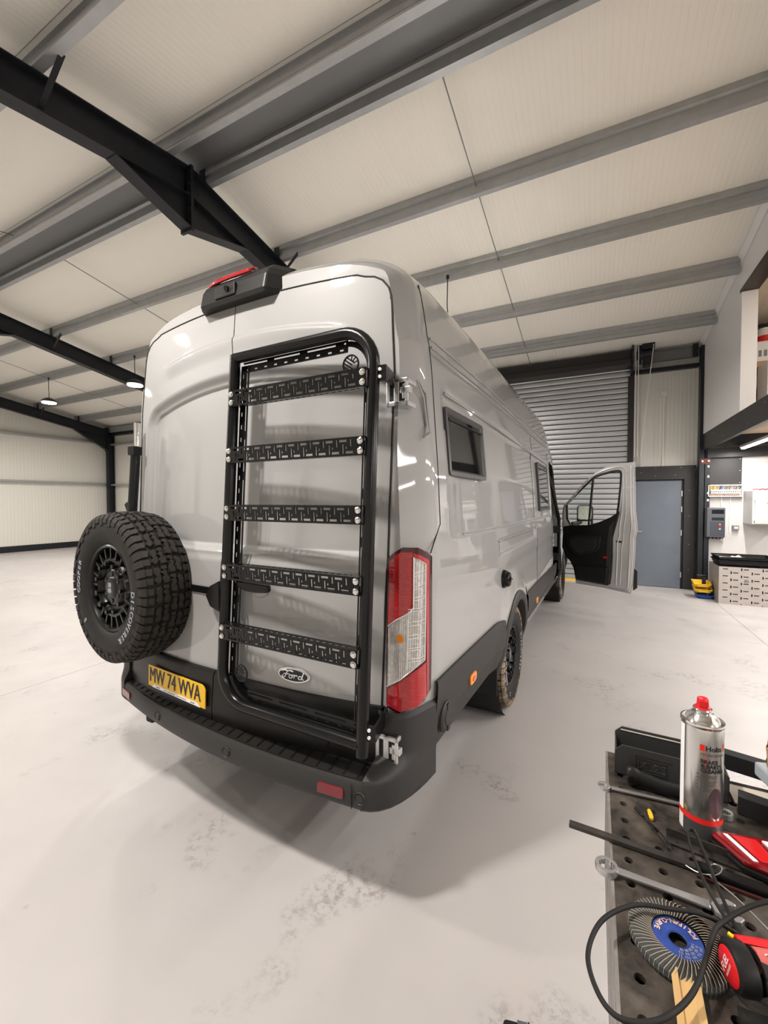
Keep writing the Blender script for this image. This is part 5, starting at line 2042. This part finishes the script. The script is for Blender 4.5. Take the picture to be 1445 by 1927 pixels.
def plate_with_holes(mb, x0, x1, y0, y1, z0, z1, holes, half=.014, n=16):
    xs_ = sorted(set([x0, x1] + [round(h[0] + s * half, 5) for h in holes for s in (-1, 1)]))
    ys_ = sorted(set([y0, y1] + [round(h[1] + s * half, 5) for h in holes for s in (-1, 1)]))
    hs = {(round(h[0] - half, 5), round(h[1] - half, 5)): h for h in holes}
    for i in range(len(xs_) - 1):
        for j in range(len(ys_) - 1):
            a, b, c, d = xs_[i], xs_[i + 1], ys_[j], ys_[j + 1]
            h = hs.get((a, c))
            if h is None:
                mb.add([(a, c, z1), (b, c, z1), (b, d, z1), (a, d, z1)], [(0, 1, 2, 3)])
                continue
            vs, fs = [], []
            for k in range(n):
                an = 2 * PI * k / n + PI / 4
                ca, sa = math.cos(an), math.sin(an)
                m = half / max(abs(ca), abs(sa))
                vs += [(h[0] + m * ca, h[1] + m * sa, z1), (h[0] + hole_r * ca, h[1] + hole_r * sa, z1), (h[0] + hole_r * ca, h[1] + hole_r * sa, z0)]
            for k in range(n):
                k2 = (k + 1) % n
                fs += [(k * 3, k2 * 3, k2 * 3 + 1, k * 3 + 1), (k * 3 + 1, k2 * 3 + 1, k2 * 3 + 2, k * 3 + 2)]
            mb.add(vs, fs)


holes = []
for i in range(14):
    for j in range(15):
        holes.append((gx0 + pitch * i, gy0 + pitch * j))
plate_with_holes(mb, BX0, 2.42, -1.14, -.365, BZ - .008, BZ, holes)
mb.bx(BX0, BX0 + .001, -1.14, -.365, BZ - .008, BZ).bx(BX0, 2.42, -.366, -.365, BZ - .008, BZ)
mb.build('bench_plate', 'bench_top', BN, fix=False)
MB().bx(BX0 + .004, 2.41, -1.13, -.37, BZ - .10, BZ - .05).build('bench_underside', 'gap', BN)
# slotted side skirt
rows = []
for r in range(26):
    rows.append(''.join('#' if (c % 10 in (3,) and (r + 3 * ((c // 10) % 2)) % 6 < 4 and 2 < r < 24) else '.' for c in range(150)))
mb = MB()
bitmap_plate(mb, rows, .775 / 150, .0105, .006, Matrix(((0, 0, 1, BX0 - .002), (1, 0, 0, -1.14), (0, 1, 0, BZ - .001 - 26 * .0105), (0, 0, 0, 1))))
mb.build('side_skirt', 'bench_side', BN)
MB().bx(BX0 - .003, BX0 + .0015, -1.14, -.365, BZ - .006, BZ + .0006).build('worn_edge', 'bench_side', BN)  # thin paler strip along the left edge of the top
MB().bx(BX0 + .006, BX0 + .010, -1.13, -.37, BZ - .27, BZ - .02).build('skirt_liner', 'gap', BN)
for (x, y) in ((BX0 + .05, -.42), (BX0 + .05, -1.08), (2.36, -.42), (2.36, -1.08)):
    MB().bx(x - .03, x + .03, y - .03, y + .03, 0, BZ - .1).build('leg', 'steel_dull', BN, bevel=.004)
MB().bx(BX0 + .02, 2.40, -.372, -.366, BZ - .12, BZ - .004).build('end_skirt', 'bench_side', BN)

# aerosol can
t = thing(empty('aerosol_can', (1.826, -.570, BZ + .001)), 'tall silver aerosol can with red spray cap on bench', 'can')
r = .0325
I4 = Matrix.Identity(4)
MB().lathe([(0, .0), (.029, .0), (.0315, .003), (r, .006), (r, .202), (.0315, .208)], I4, 48).build('can_body', 'can_steel', t, smooth=40)
MB().lathe([(r + .0002, .004), (r + .0002, .034)], I4, 48).build('grey_band', 'can_grey', t, smooth=40)
MB().lathe([(r + .0003, .034), (r + .0003, .0435)], I4, 48).build('red_band', 'red_print', t, smooth=40)
MB().lathe([(.0315, .206), (.0335, .208), (.0342, .211), (.0335, .214), (.031, .214), (.029, .211), (.024, .220), (.0165, .227), (.0145, .227), (.0145, .231), (.0155, .233), (.0145, .235), (.012, .235)], I4, 48).build('can_dome', 'chrome', t, smooth=35)
MB().lathe([(.0125, .233), (.0118, .238), (.0095, .239), (.0088, .252), (.0075, .2535), (.0, .2525)], I4, 24).bx(-.0065, .0065, -.011, -.004, .240, .250).build('spray_cap', 'red_plastic', t, smooth=40)
ACAN = math.radians(-93)


def on_can(size_txt, z, size, mm, name, dx=0.0, sx=1.0, bold=0.0, left=None):
    vs, fs = text_geo(size_txt, size, bold)
    x0 = min(v[0] for v in vs)
    out = []
    for v in vs:
        u = (v[0] - (x0 if left is not None else 0)) * sx + (left if left is not None else dx)
        a = ACAN + u / r
        out.append(((r + .0004) * math.cos(a), (r + .0004) * math.sin(a), z + v[1]))
    mb = MB()
    mb.add(out, fs)
    return mb.build(name, mm, t, fix=False)


L0 = -.006
on_can('Holts', .170, .0125, 'print_black', 'can_lettering', left=.001, bold=.0003)
on_can('PROFESSIONAL', .1605, .0062, 'steel_dull', 'can_lettering', left=L0)
for k, s in enumerate(('BRAKE', '& PARTS', 'CLEANER')):
    on_can(s, .147 - .0082 * k, .0092, 'print_black', 'can_lettering', left=L0, bold=.00035)


def can_patch(u0, u1, z0, z1, mm, name, n=4, o=.0003):
    mb = MB()
    mb.grid([[((r + o) * math.cos(ACAN + u / r), (r + o) * math.sin(ACAN + u / r), z) for u in np.linspace(u0, u1, n)] for z in (z0, z1)])
    return mb.build(name, mm, t, smooth=60)


can_patch(-.0075, -.0005, .169, .180, 'red_print', 'logo_block')
can_patch(.0325, .036, .169, .182, 'red_print', 'logo_block')
mb = MB()
for k in range(10):
    z = .1245 - k * .0032
    w = (.026, .024, .012, .025, .022, .023, .020, .026, .028, .024)[k]
    mb.grid([[((r + .0003) * math.cos(ACAN + u / r), (r + .0003) * math.sin(ACAN + u / r), zz) for u in np.linspace(L0, L0 + w, 6)] for zz in (z, z + .0013)])
    if k % 2 == 0:
        mb.grid([[((r + .0003) * math.cos(ACAN + u / r), (r + .0003) * math.sin(ACAN + u / r), zz) for u in np.linspace(L0 - .0055, L0 - .0025, 3)] for zz in (z - .0005, z + .0018)])
mb.build('small_print', 'steel_dull', t, smooth=60)
mb = MB()
R = [[((r + .0004) * math.cos(ACAN + (.019 + q * .0125 * math.cos(a)) / r), (r + .0004) * math.sin(ACAN + (.019 + q * .0125 * math.cos(a)) / r), .075 + q * .028 * math.sin(a)) for a in np.linspace(0, 2 * PI, 25)] for q in (.02, .5, 1)]
mb.grid(R)
mb.build('oval_panel', mat('oval_purple', (.11, .085, .10), .3, .6), t, smooth=60)
can_patch(-.048, -.034, .008, .204, 'print_white', 'side_label', 6, .0002)

# open parts bins at the far end
def small_bin(loc, rz, w, d, h, lab, emboss=None, lip=True):
    t = thing(empty('parts_bin', loc, rz), lab, 'storage bin')
    mb = MB()
    c = .014
    front = [(0, 0), (w, 0), (w, h - c), (w - c, h), (c, h), (0, h - c)]
    Tm = Matrix(((1, 0, 0, 0), (0, 0, 1, 0), (0, 1, 0, 0), (0, 0, 0, 1)))
    mb.prism(front, 0, .003, Tm)
    mb.bx(0, w, 0, d, 0, .003).bx(0, .003, 0, d, 0, h * .8).bx(w - .003, w, 0, d, 0, h * .8)
    hb = h * 1.15
    mb.prism([(0, 0), (w, 0), (w, hb - c), (w - c, hb), (c, hb), (0, hb - c)], d - .003, d, Tm)
    o = mb.build('bin_shell', 'bin_grey', t, bevel=.001)
    if lip:
        MB().bx(.012, w - .012, d - .0045, d - .001, hb - .008, hb - .006).build('rim_edge', 'rag', t)
    if emboss:
        mb = MB()
        px = .046
        mb.bx(px, px + .052, -.0012, 0, .018, .0195).bx(px, px + .052, -.0012, 0, .0455, .047).bx(px, px + .0015, -.0012, 0, .018, .047).bx(px + .0505, px + .052, -.0012, 0, .018, .047)
        add_text(mb, emboss, .025, Matrix(((1, 0, 0, px + .026), (0, 0, -1, -.0004), (0, 1, 0, .0242), (0, 0, 0, 1))), outline=.0007)
        mb.bx(px - .006, px + .062, -.001, 0, .052, .0535).bx(px - .006, px - .0048, -.001, 0, .012, .0535)
        mb.build('embossed_plate', 'grey_plastic' if 0 else 'cladding', o)
    return t


small_bin((1.690, -.450, BZ + .001), math.radians(-2), .205, .070, .068, 'black plastic bin with embossed lettering behind the knife handle', 'XL25')

# utility knife with a black moulded grip
t = thing(empty('utility_knife', (1.712, -.482, BZ + .021), math.radians(-5)), 'knife with smooth black grip and round rivet in front of embossed bin', 'knife')
pts = [(0, 0, 0), (.012, 0, .001), (.035, 0, .0005), (.060, 0, -.003), (.085, 0, -.002), (.12, 0, .0)]
MB().tube(smooth_path(pts, 5), [.0125 + .005 * math.sin(PI * min(1, k / 8)) for k in range(26)], 14, flat=(1.25, .75)).build('grip', 'black_plastic', t, smooth=60)
MB().lathe([(0, .0140), (.0025, .0140), (.0025, .0150), (.0045, .0150), (.005, .0135), (.0065, .0135), (.0065, .0145), (.007, .0120)], Matrix.Translation((.010, .0, .0005)) @ Matrix.Rotation(PI / 2, 4, 'X'), 20).build('rivet', 'black_gloss', t, smooth=40)
MB().bx(.115, .16, -.004, .004, -.007, .009).build('blade_holder', 'steel_tool', t)


def spanner(p0, p1, z, lab, ring_first=True, w=.011, ring_r=.0135, open_w=.016, mm='steel_tool', name='combination_spanner'):
    p0, p1 = Vector(p0), Vector(p1)
    L = (p1 - p0).length
    ux = (p1 - p0).normalized()
    t = thing(empty(name, (p0.x, p0.y, z), math.atan2(ux.y, ux.x)), lab, 'spanner')
    mb = MB()
    rows = []
    mb.prism([(ring_r * .8, -w * .42), (L * .5, -w * .36), (L - open_w, -w * .5), (L - open_w, w * .5), (L * .5, w * .36), (ring_r * .8, w * .42)], -.0022, .0022)
    mb.build('shaft', mm, t, bevel=.0012)
    mb = MB()
    n = 24
    pr = [(ring_r, -.0045), (ring_r, .0045), (ring_r - .0012, .0055)]
    mb.lathe([(ring_r * .66, -.0045), (ring_r * .98, -.005), (ring_r, -.003), (ring_r, .003), (ring_r * .95, .005), (ring_r * .70, .0052), (ring_r * .66, .004), (ring_r * .66, -.0045)], I4, 36)
    mb.build('ring_end', mm, t, smooth=40)
    mb = MB()
    for k in range(12):
        a = 2 * PI * k / 12
        mb.bx(ring_r * .56, ring_r * .68, -.0012, .0012, -.004, .004, 0, Matrix.Rotation(a, 4, 'Z'))
    mb.build('ring_teeth', mm, t)
    q = open_w
    jaw = [(-q * .9, -q * .35), (-q * .3, -q * .95), (q * .55, -q * .98), (q * .95, -q * .62), (q * .85, -q * .42), (-q * .15, -q * .46), (-q * .40, 0), (-q * .15, q * .46), (q * .85, q * .42), (q * .95, q * .62), (q * .55, q * .98), (-q * .3, q * .95), (-q * .9, q * .35)]
    MB().prism(jaw, -.0035, .0035, Matrix.Translation((L, 0, 0)) @ Matrix.Rotation(.26, 4, 'Z')).build('open_jaw', mm, t, bevel=.001)
    return t


spanner((1.667, -.745, 0), (1.824, -.750, 0), BZ + .008, 'chrome ring spanner lying across the bench above flap disc', w=.016, ring_r=.0175, open_w=.019)
spanner((1.878, -.506, 0), (1.668, -.522, 0), BZ + .007, 'dull open ended spanner beside the knife, jaw over bench edge', mm='steel_tool', ring_r=.012, open_w=.0125, w=.009)

# thin lead with a yellow plug
t = thing(empty('test_lead', (0, 0, BZ + .004)), 'thin black lead with yellow plug between aerosol can and bench edge', 'cable')
MB().tube(smooth_path([(1.722, -.563, 0), (1.735, -.585, 0), (1.752, -.618, 0), (1.766, -.650, 0)], 6), .0016, 6).build('lead_wire', 'black_rubber', t)
MB().tube(smooth_path([(1.741, -.590, 0), (1.757, -.614, .002), (1.772, -.646, .001)], 6), .0014, 6).build('lead_wire', 'black_rubber', t)
MB().tube([(1.722, -.563, .001), (1.728, -.571, .001), (1.734, -.583, .001)], [.0032, .0036, .0024], 8).build('sleeve', 'black_plastic', t, smooth=60)
MB().tube([(1.7455, -.560, .002), (1.7465, -.568, .002), (1.7475, -.578, .0015), (1.7475, -.584, .001)], [.0035, .0042, .0042, .0026], 10).build('yellow_plug', 'yellow', t, smooth=60)
MB().cyl((1.7455, -.560, .002), (1.745, -.556, .002), .0018, n=8).build('plug_tip', 'chrome', t)

# flat steel bars
o = MB().bx(0, .33, -.0065, .0065, 0, .008).build('steel_bar', 'bar_dark', None, bevel=.0012)
o.location = (1.606, -.668, BZ + .002)
o.rotation_euler = (0, 0, math.radians(-2.2))
thing(o, 'long dark steel bar lying across the bench and past its edge', 'bar')
t = thing(empty('angle_strip', (1.766, -.622, BZ + .002), math.radians(-8)), 'black steel angle strip with bolt holes in front of red lamp', 'steel strip')
MB().bx(0, .16, -.010, .010, 0, .0025).bx(0, .16, .008, .0105, 0, .016).build('angle', 'bar_dark', t)
for x in (.016, .05, .09, .125):
    MB().cyl((x, -.002, .0026), (x, -.002, .0029), .0028, n=10).build('bolt_hole', 'gap', t)
t = thing(empty('black_rail', (1.80, -.672, BZ + .001), math.radians(-4)), 'glossy black rail piece lying below the angle strip', 'rail')
MB().bx(0, .17, -.013, .008, 0, .012).build('rail_body', 'black_gloss', t, bevel=.004)
MB().bx(.0, .17, -.020, -.016, 0, .005).build('rail_lip', mat('rail_brown', (.05, .014, .012), .35), t, bevel=.001)

# loop of thin strap standing up
t = thing(empty('strap_loop', (0, 0, 0)), 'loop of flat black strap rising over the bars on bench', 'strap')
pts = [(1.822, -.790, BZ + .018), (1.806, -.742, BZ + .022), (1.797, -.695, BZ + .028), (1.794, -.655, BZ + .034), (1.797, -.634, BZ + .038), (1.806, -.632, BZ + .037), (1.812, -.660, BZ + .030), (1.818, -.705, BZ + .022), (1.824, -.752, BZ + .016), (1.832, -.795, BZ + .010)]
MB().tube(smooth_path(pts, 6), .0045, 8, flat=(1.0, .34)).build('strap', 'cladding', t, smooth=60)
t = thing(empty('wire_coil', (0, 0, BZ + .003)), 'thin bare wire curling beside the black strap loop', 'wire')
MB().tube(smooth_path([(1.775, -.672, .004), (1.80, -.690, .006), (1.825, -.690, .012), (1.835, -.676, .016), (1.825, -.668, .012), (1.815, -.685, .006), (1.845, -.715, .004), (1.875, -.760, .003)], 7), .0009, 5).build('wire', 'steel_tool', t)

# loose red lamp
t = thing(empty('loose_tail_lamp', (1.826, -.590, BZ + .004), math.radians(-3)), 'loose red vehicle lamp with white reflector lying beside the aerosol can', 'lamp')
pg = [(0, 0), (.12, .028), (.155, .02), (.15, -.06), (.085, -.066), (.045, -.058)]
MB().prism(pg, 0, .010).build('lamp_back', 'trim_black', t, bevel=.003)
MB().prism(scale_poly(pg, .95), .010, .022).build('red_lens', 'lens_deep', t, bevel=.005)
MB().prism([(.028, -.006), (.034, -.005), (.066, -.052), (.060, -.054)], .022, .0235).build('bright_bar', 'print_white', t)
MB().prism([(.040, -.004), (.075, .004), (.092, -.046), (.070, -.050)], .022, .024).build('inner_lens', mat('lens_bright', (.55, .008, .012), .15, coat=1), t, bevel=.001)
MB().prism([(.082, .004), (.094, .006), (.108, -.024), (.098, -.026)], .022, .0255).build('white_reflector', 'print_white', t, bevel=.001)
MB().prism([(.098, -.030), (.104, -.030), (.116, -.050), (.111, -.050)], .022, .0245).build('bright_bar', 'print_white', t)

# flap disc
t = thing(empty('flap_disc', (1.752, -.835, BZ + .003), math.radians(28)), 'blue centred abrasive flap disc lying flat near bench edge', 'abrasive disc')
FR, FI = .0585, .031
MB().lathe([(.011, .004), (.011, .0055), (.030, .0065), (.036, .003), (.05, .0), (.0, .0)][:-1], I4, 48).build('backing_plate', 'black_plastic', t, smooth=40)
fl = MB()
NF = 64
for k in range(NF):
    a = 2 * PI * k / NF
    R = []
    for (rr_, zz_) in ((FI, .011), (.040, .0135), (.051, .0125), (FR, .009), (FR + .001, .002)):
        row = []
        for q in (0, 1):
            aa = a + q * 2 * PI / NF * 1.25 - .10 * (rr_ - FI) / (FR - FI) * 2
            row.append((rr_ * math.cos(aa), rr_ * math.sin(aa), zz_ + (.0022 if q == 0 else -.0012)))
        R.append(row)
    fl.grid(R)
    e = []
    for (rr_, zz_) in ((FI, .011), (.040, .0135), (.051, .0125), (FR, .009), (FR + .001, .002)):
        aa = a - .10 * (rr_ - FI) / (FR - FI) * 2
        e.append(((rr_ * math.cos(aa), rr_ * math.sin(aa), zz_ + .0022), (rr_ * math.cos(aa - .016 * FI / rr_), rr_ * math.sin(aa - .016 * FI / rr_), zz_ + .0010)))
    fl.tube([(p[0][0], p[0][1], p[0][2] + .0004) for p in e], .00055, 4, 1)
fl.build('abrasive_flaps', ['flap', 'flap_edge'], t, fix=False)
MB().lathe([(.0115, .0085), (.0120, .0092), (.0295, .0112), (.0305, .0104)], I4, 48).build('blue_label', 'disc_blue', t, smooth=40)
MB().lathe([(.0105, .008), (.0118, .0098), (.0124, .0096)], I4, 40).build('bore_ring', 'disc_blue', t, smooth=40)
mb = MB()


def disc_text(txt, rad, mid, size, z, inward=False, mat_i=0, sp=.80, **k):
    n = len(txt)
    for i, c in enumerate(txt):
        d = (i - (n - 1) / 2) * size * sp / rad
        a = mid + d
        T = Matrix.Translation((rad * math.cos(a), rad * math.sin(a), z)) @ Matrix.Rotation(a + PI / 2, 4, 'Z')
        if c != ' ':
            add_text(mb, c, size, T, mat_i, **k)


disc_text('POLIFAN-CURVE', .0272, math.radians(70), .0092, .0114, bold=.0002, sp=.62)
mb.build('disc_lettering', 'print_cream', t, fix=False)
mb = MB()
for k in range(18):
    a = math.radians(-122 + 5.2 * k)
    for q in range(3):
        if (k * 7 + q * 3) % 4:
            mb.bx(.015 + .0045 * q, .0185 + .0045 * q, -.0003, .0003, .0112, .0114, 0, Matrix.Rotation(a, 4, 'Z'))
mb.build('small_print', 'tyre_text', t)

# folded card strip
t = thing(empty('card_strip', (0, 0, BZ + .004)), 'folded strip of brown card under the cable beside flap disc', 'card')
mb = MB()
R = []
for (y, z) in ((-.884, .010), (-.90, .008), (-.95, .004), (-1.04, .002)):
    dx = (y + .884) * .12
    R.append([(1.737 + dx * .2, y, z), (1.744 + dx * .2, y + .001, z + .004), (1.745 + dx * .2, y, z), (1.759 + dx * .1, y + .002, z + .002), (1.768 + dx * .1, y + .006, z)])
mb.grid(R)
o = mb.build('card_sheet', 'card', t)
so = o.modifiers.new('t', 'SOLIDIFY')
so.thickness = .0025

# thick black air line / cable
t = thing(empty('power_cable', (0, 0, 0)), 'thick black cable looping over the bench edge and flap disc', 'cable')
cab = [(1.93, -.735, .985), (1.90, -.742, .992), (1.870, -.757, .990), (1.840, -.775, .982), (1.812, -.800, .975), (1.794, -.826, .975), (1.778, -.867, .974), (1.755, -.919, .970), (1.726, -.958, .968), (1.698, -.978, .966), (1.671, -.983, .964), (1.652, -.966, .964), (1.641, -.931, .966), (1.650, -.889, .968), (1.670, -.856, .970), (1.705, -.824, .970), (1.746, -.810, .970), (1.778, -.800, .970), (1.800, -.795, .966), (1.83, -.79, .952)]
MB().tube(smooth_path(cab, 7), .0031, 12).build('cable_sleeve', 'black_rubber', t, smooth=60)

# red cordless grinder
t = thing(empty('cordless_grinder', (1.800, -.868, BZ + .0325)), 'red and black cordless grinder lying at the right end of cable loop', 'grinder')
t.scale = (.58, .58, .58)
ax = Vector((.95, .31, 0)).normalized()
Tg = frame((0, 0, 0), -ax, (0, 0, 1))
MB().lathe([(.030, -.040), (.046, -.036), (.046, -.012), (.042, -.002), (.036, .001), (.034, -.003)], Tg, 36).build('motor_collar', 'black_plastic', t, smooth=40)
dk = MB().lathe([(.0345, .0), (.030, .0035), (0, .004)], Tg, 36).build('red_cap', 'red_plastic', t, smooth=40)
mb = MB()
Tt = Tg @ Matrix.Rotation(math.radians(-52), 4, 'Z') @ Matrix.Rotation(PI, 4, 'Z')
Tt = Tg @ Matrix.Translation((0, 0, .0045)) @ Matrix.Rotation(math.radians(-16), 4, 'Z')
add_text(mb, 'FUEL', .0185, Tt @ Matrix.Translation((0, .0, 0)), sx=1.05, bold=.0003, warp=lambda p: Vector((p.x + .2 * p.y, p.y, p.z)))
add_text(mb, 'BRUSHLESS', .0070, Tt @ Matrix.Translation((0, -.0095, 0)), sx=1.05)
mb.build('cap_lettering', 'print_white', dk, fix=False)
mb = MB()
mb.tube([ax * .05, ax * .09, ax * .16, ax * .30], [.040, .034, .030, .030], 18)
mb.build('grip_body', 'black_rubber', t, smooth=50)
mb = MB()
up = Vector((0, 0, 1))
mb.tube([ax * .035 + up * .030 + Vector((-.012, .03, 0)), ax * .09 + up * .026 + Vector((-.012, .03, 0)), ax * .18 + up * .02 + Vector((-.01, .028, 0))], [.010, .012, .014], 6)
mb.build('red_shell', 'red_plastic', t, smooth=30)
mb = MB()
mb.tube([ax * .050 + up * .022, ax * .10 + up * .018, ax * .2 + up * .010], [.022, .024, .022], 10)
mb.build('red_housing', mat('red_dusty', (.50, .10, .09), .6), t, smooth=40)
mb = MB()
for k in range(7):
    c = ax * (.062 + .007 * k) + up * (.0435 - .001 * k) + Vector((.004, -.006, 0))
    mb.bar(c, c + ax * .005 + up * .002, .0018, .0012)
mb.build('script_mark', 'print_white', t)
mb = MB().bar(ax * .03 + up * .034 + Vector((-.018, .03, 0)), ax * .034 + up * .036 + Vector((-.018, .034, 0)), .010, .006)
mb.build('yellow_tab', 'yellow', t)
mb = MB()
mb.cyl(ax * .045 + Vector((.012, -.040, .01)), ax * .065 + Vector((.016, -.045, .008)), .010, n=12)
mb.build('side_button', 'black_plastic', t, smooth=40)
MB().bar(ax * .012 + up * -.040, ax * .10 + up * -.046 + Vector((0, -.035, 0)), .016, .004).build('spindle_guard', 'steel_dull', t)

# black box-section frame holding the drill case
t = thing(empty('section_stand', (0, 0, BZ + .001)), 'matt black box section frame at the far end of bench', 'frame')
for (a, b) in (((1.905, -.304), (2.20, -.372)), ((1.905, -.470), (2.20, -.545))):
    T0 = frame((a[0], a[1], .018), (b[0] - a[0], b[1] - a[1], 0), (0, 0, 1))
    Ln = math.hypot(b[0] - a[0], b[1] - a[1])
    MB().bx(-.018, .018, -.014, .014, 0, Ln, 0, T0).build('box_section', 'gap', t, bevel=.001)
MB().bx(1.905, 2.2, -.45, -.385, .0, .003).build('base_board', 'rag', t)
t = thing(empty('drill_case', (1.948, -.398, BZ + .045), math.radians(14)), 'grey drill case with brass coloured bits at the bench end', 'drill case')
MB().bx(0, .16, -.06, .0, 0, .028).build('case_body', 'light_grey_plastic', t, bevel=.004)
MB().bx(.002, .16, -.0615, -.06, .014, .021).build('brown_stripe', 'wood', t)
for k in range(6):
    x = .014 + .018 * k
    for q in range(2):
        y = -.045 + .026 * q
        h = .055 - .004 * k
        mb = MB()
        tw = []
        for i in range(15):
            a = i * .9
            tw.append((x + .0014 * math.cos(a), y + .0014 * math.sin(a), .028 + h * i / 14))
        mb.tube(tw, .0026, 6)
        b = mb.build('drill_bit', 'gold', t, smooth=50)
mb = MB().tube([(.008, -.035, .028), (.006, -.030, .072), (.06, -.028, .078)], .003, 6)
mb.build('case_bracket', 'copper_wire', t)

# dark cloth heaped below the grinder
RG = []
for i in range(14):
    row = []
    for j in range(14):
        u, v = i / 13 - .5, j / 13 - .5
        q = max(0, 1 - 3.6 * (u * u + v * v))
        row.append((u * .13, v * .11, q ** .5 * .026 + .005 * math.sin(17 * u + 9 * v) * q + .003 * math.sin(29 * v)))
    RG.append(row)
cl = MB().grid(RG).build('shop_cloth', 'black_rubber', None, smooth=70, fix=False)
cl.location = (1.868, -.945, BZ + .004)
so = cl.modifiers.new('t', 'SOLIDIFY')
so.thickness = .003
thing(cl, 'crumpled black cloth below the red cordless grinder', 'cloth')

# flat tool case on the floor
t = thing(empty('tool_case', (1.425, -.350, .0), math.radians(14)), 'dark tool case lid standing on the floor beside bench leg', 'tool case')
MB().bx(0, .20, -.30, 0, 0, .10).build('case_shell', 'black_plastic', t, bevel=.012)
MB().bx(.04, .066, -.20, -.002, .0995, .102).build('blue_tab', 'blue_grey', t)
MB().bx(.068, .073, -.30, .0, .0985, .1015).bx(.105, .110, -.30, 0, .0985, .1015).build('lid_groove', 'gap', t)
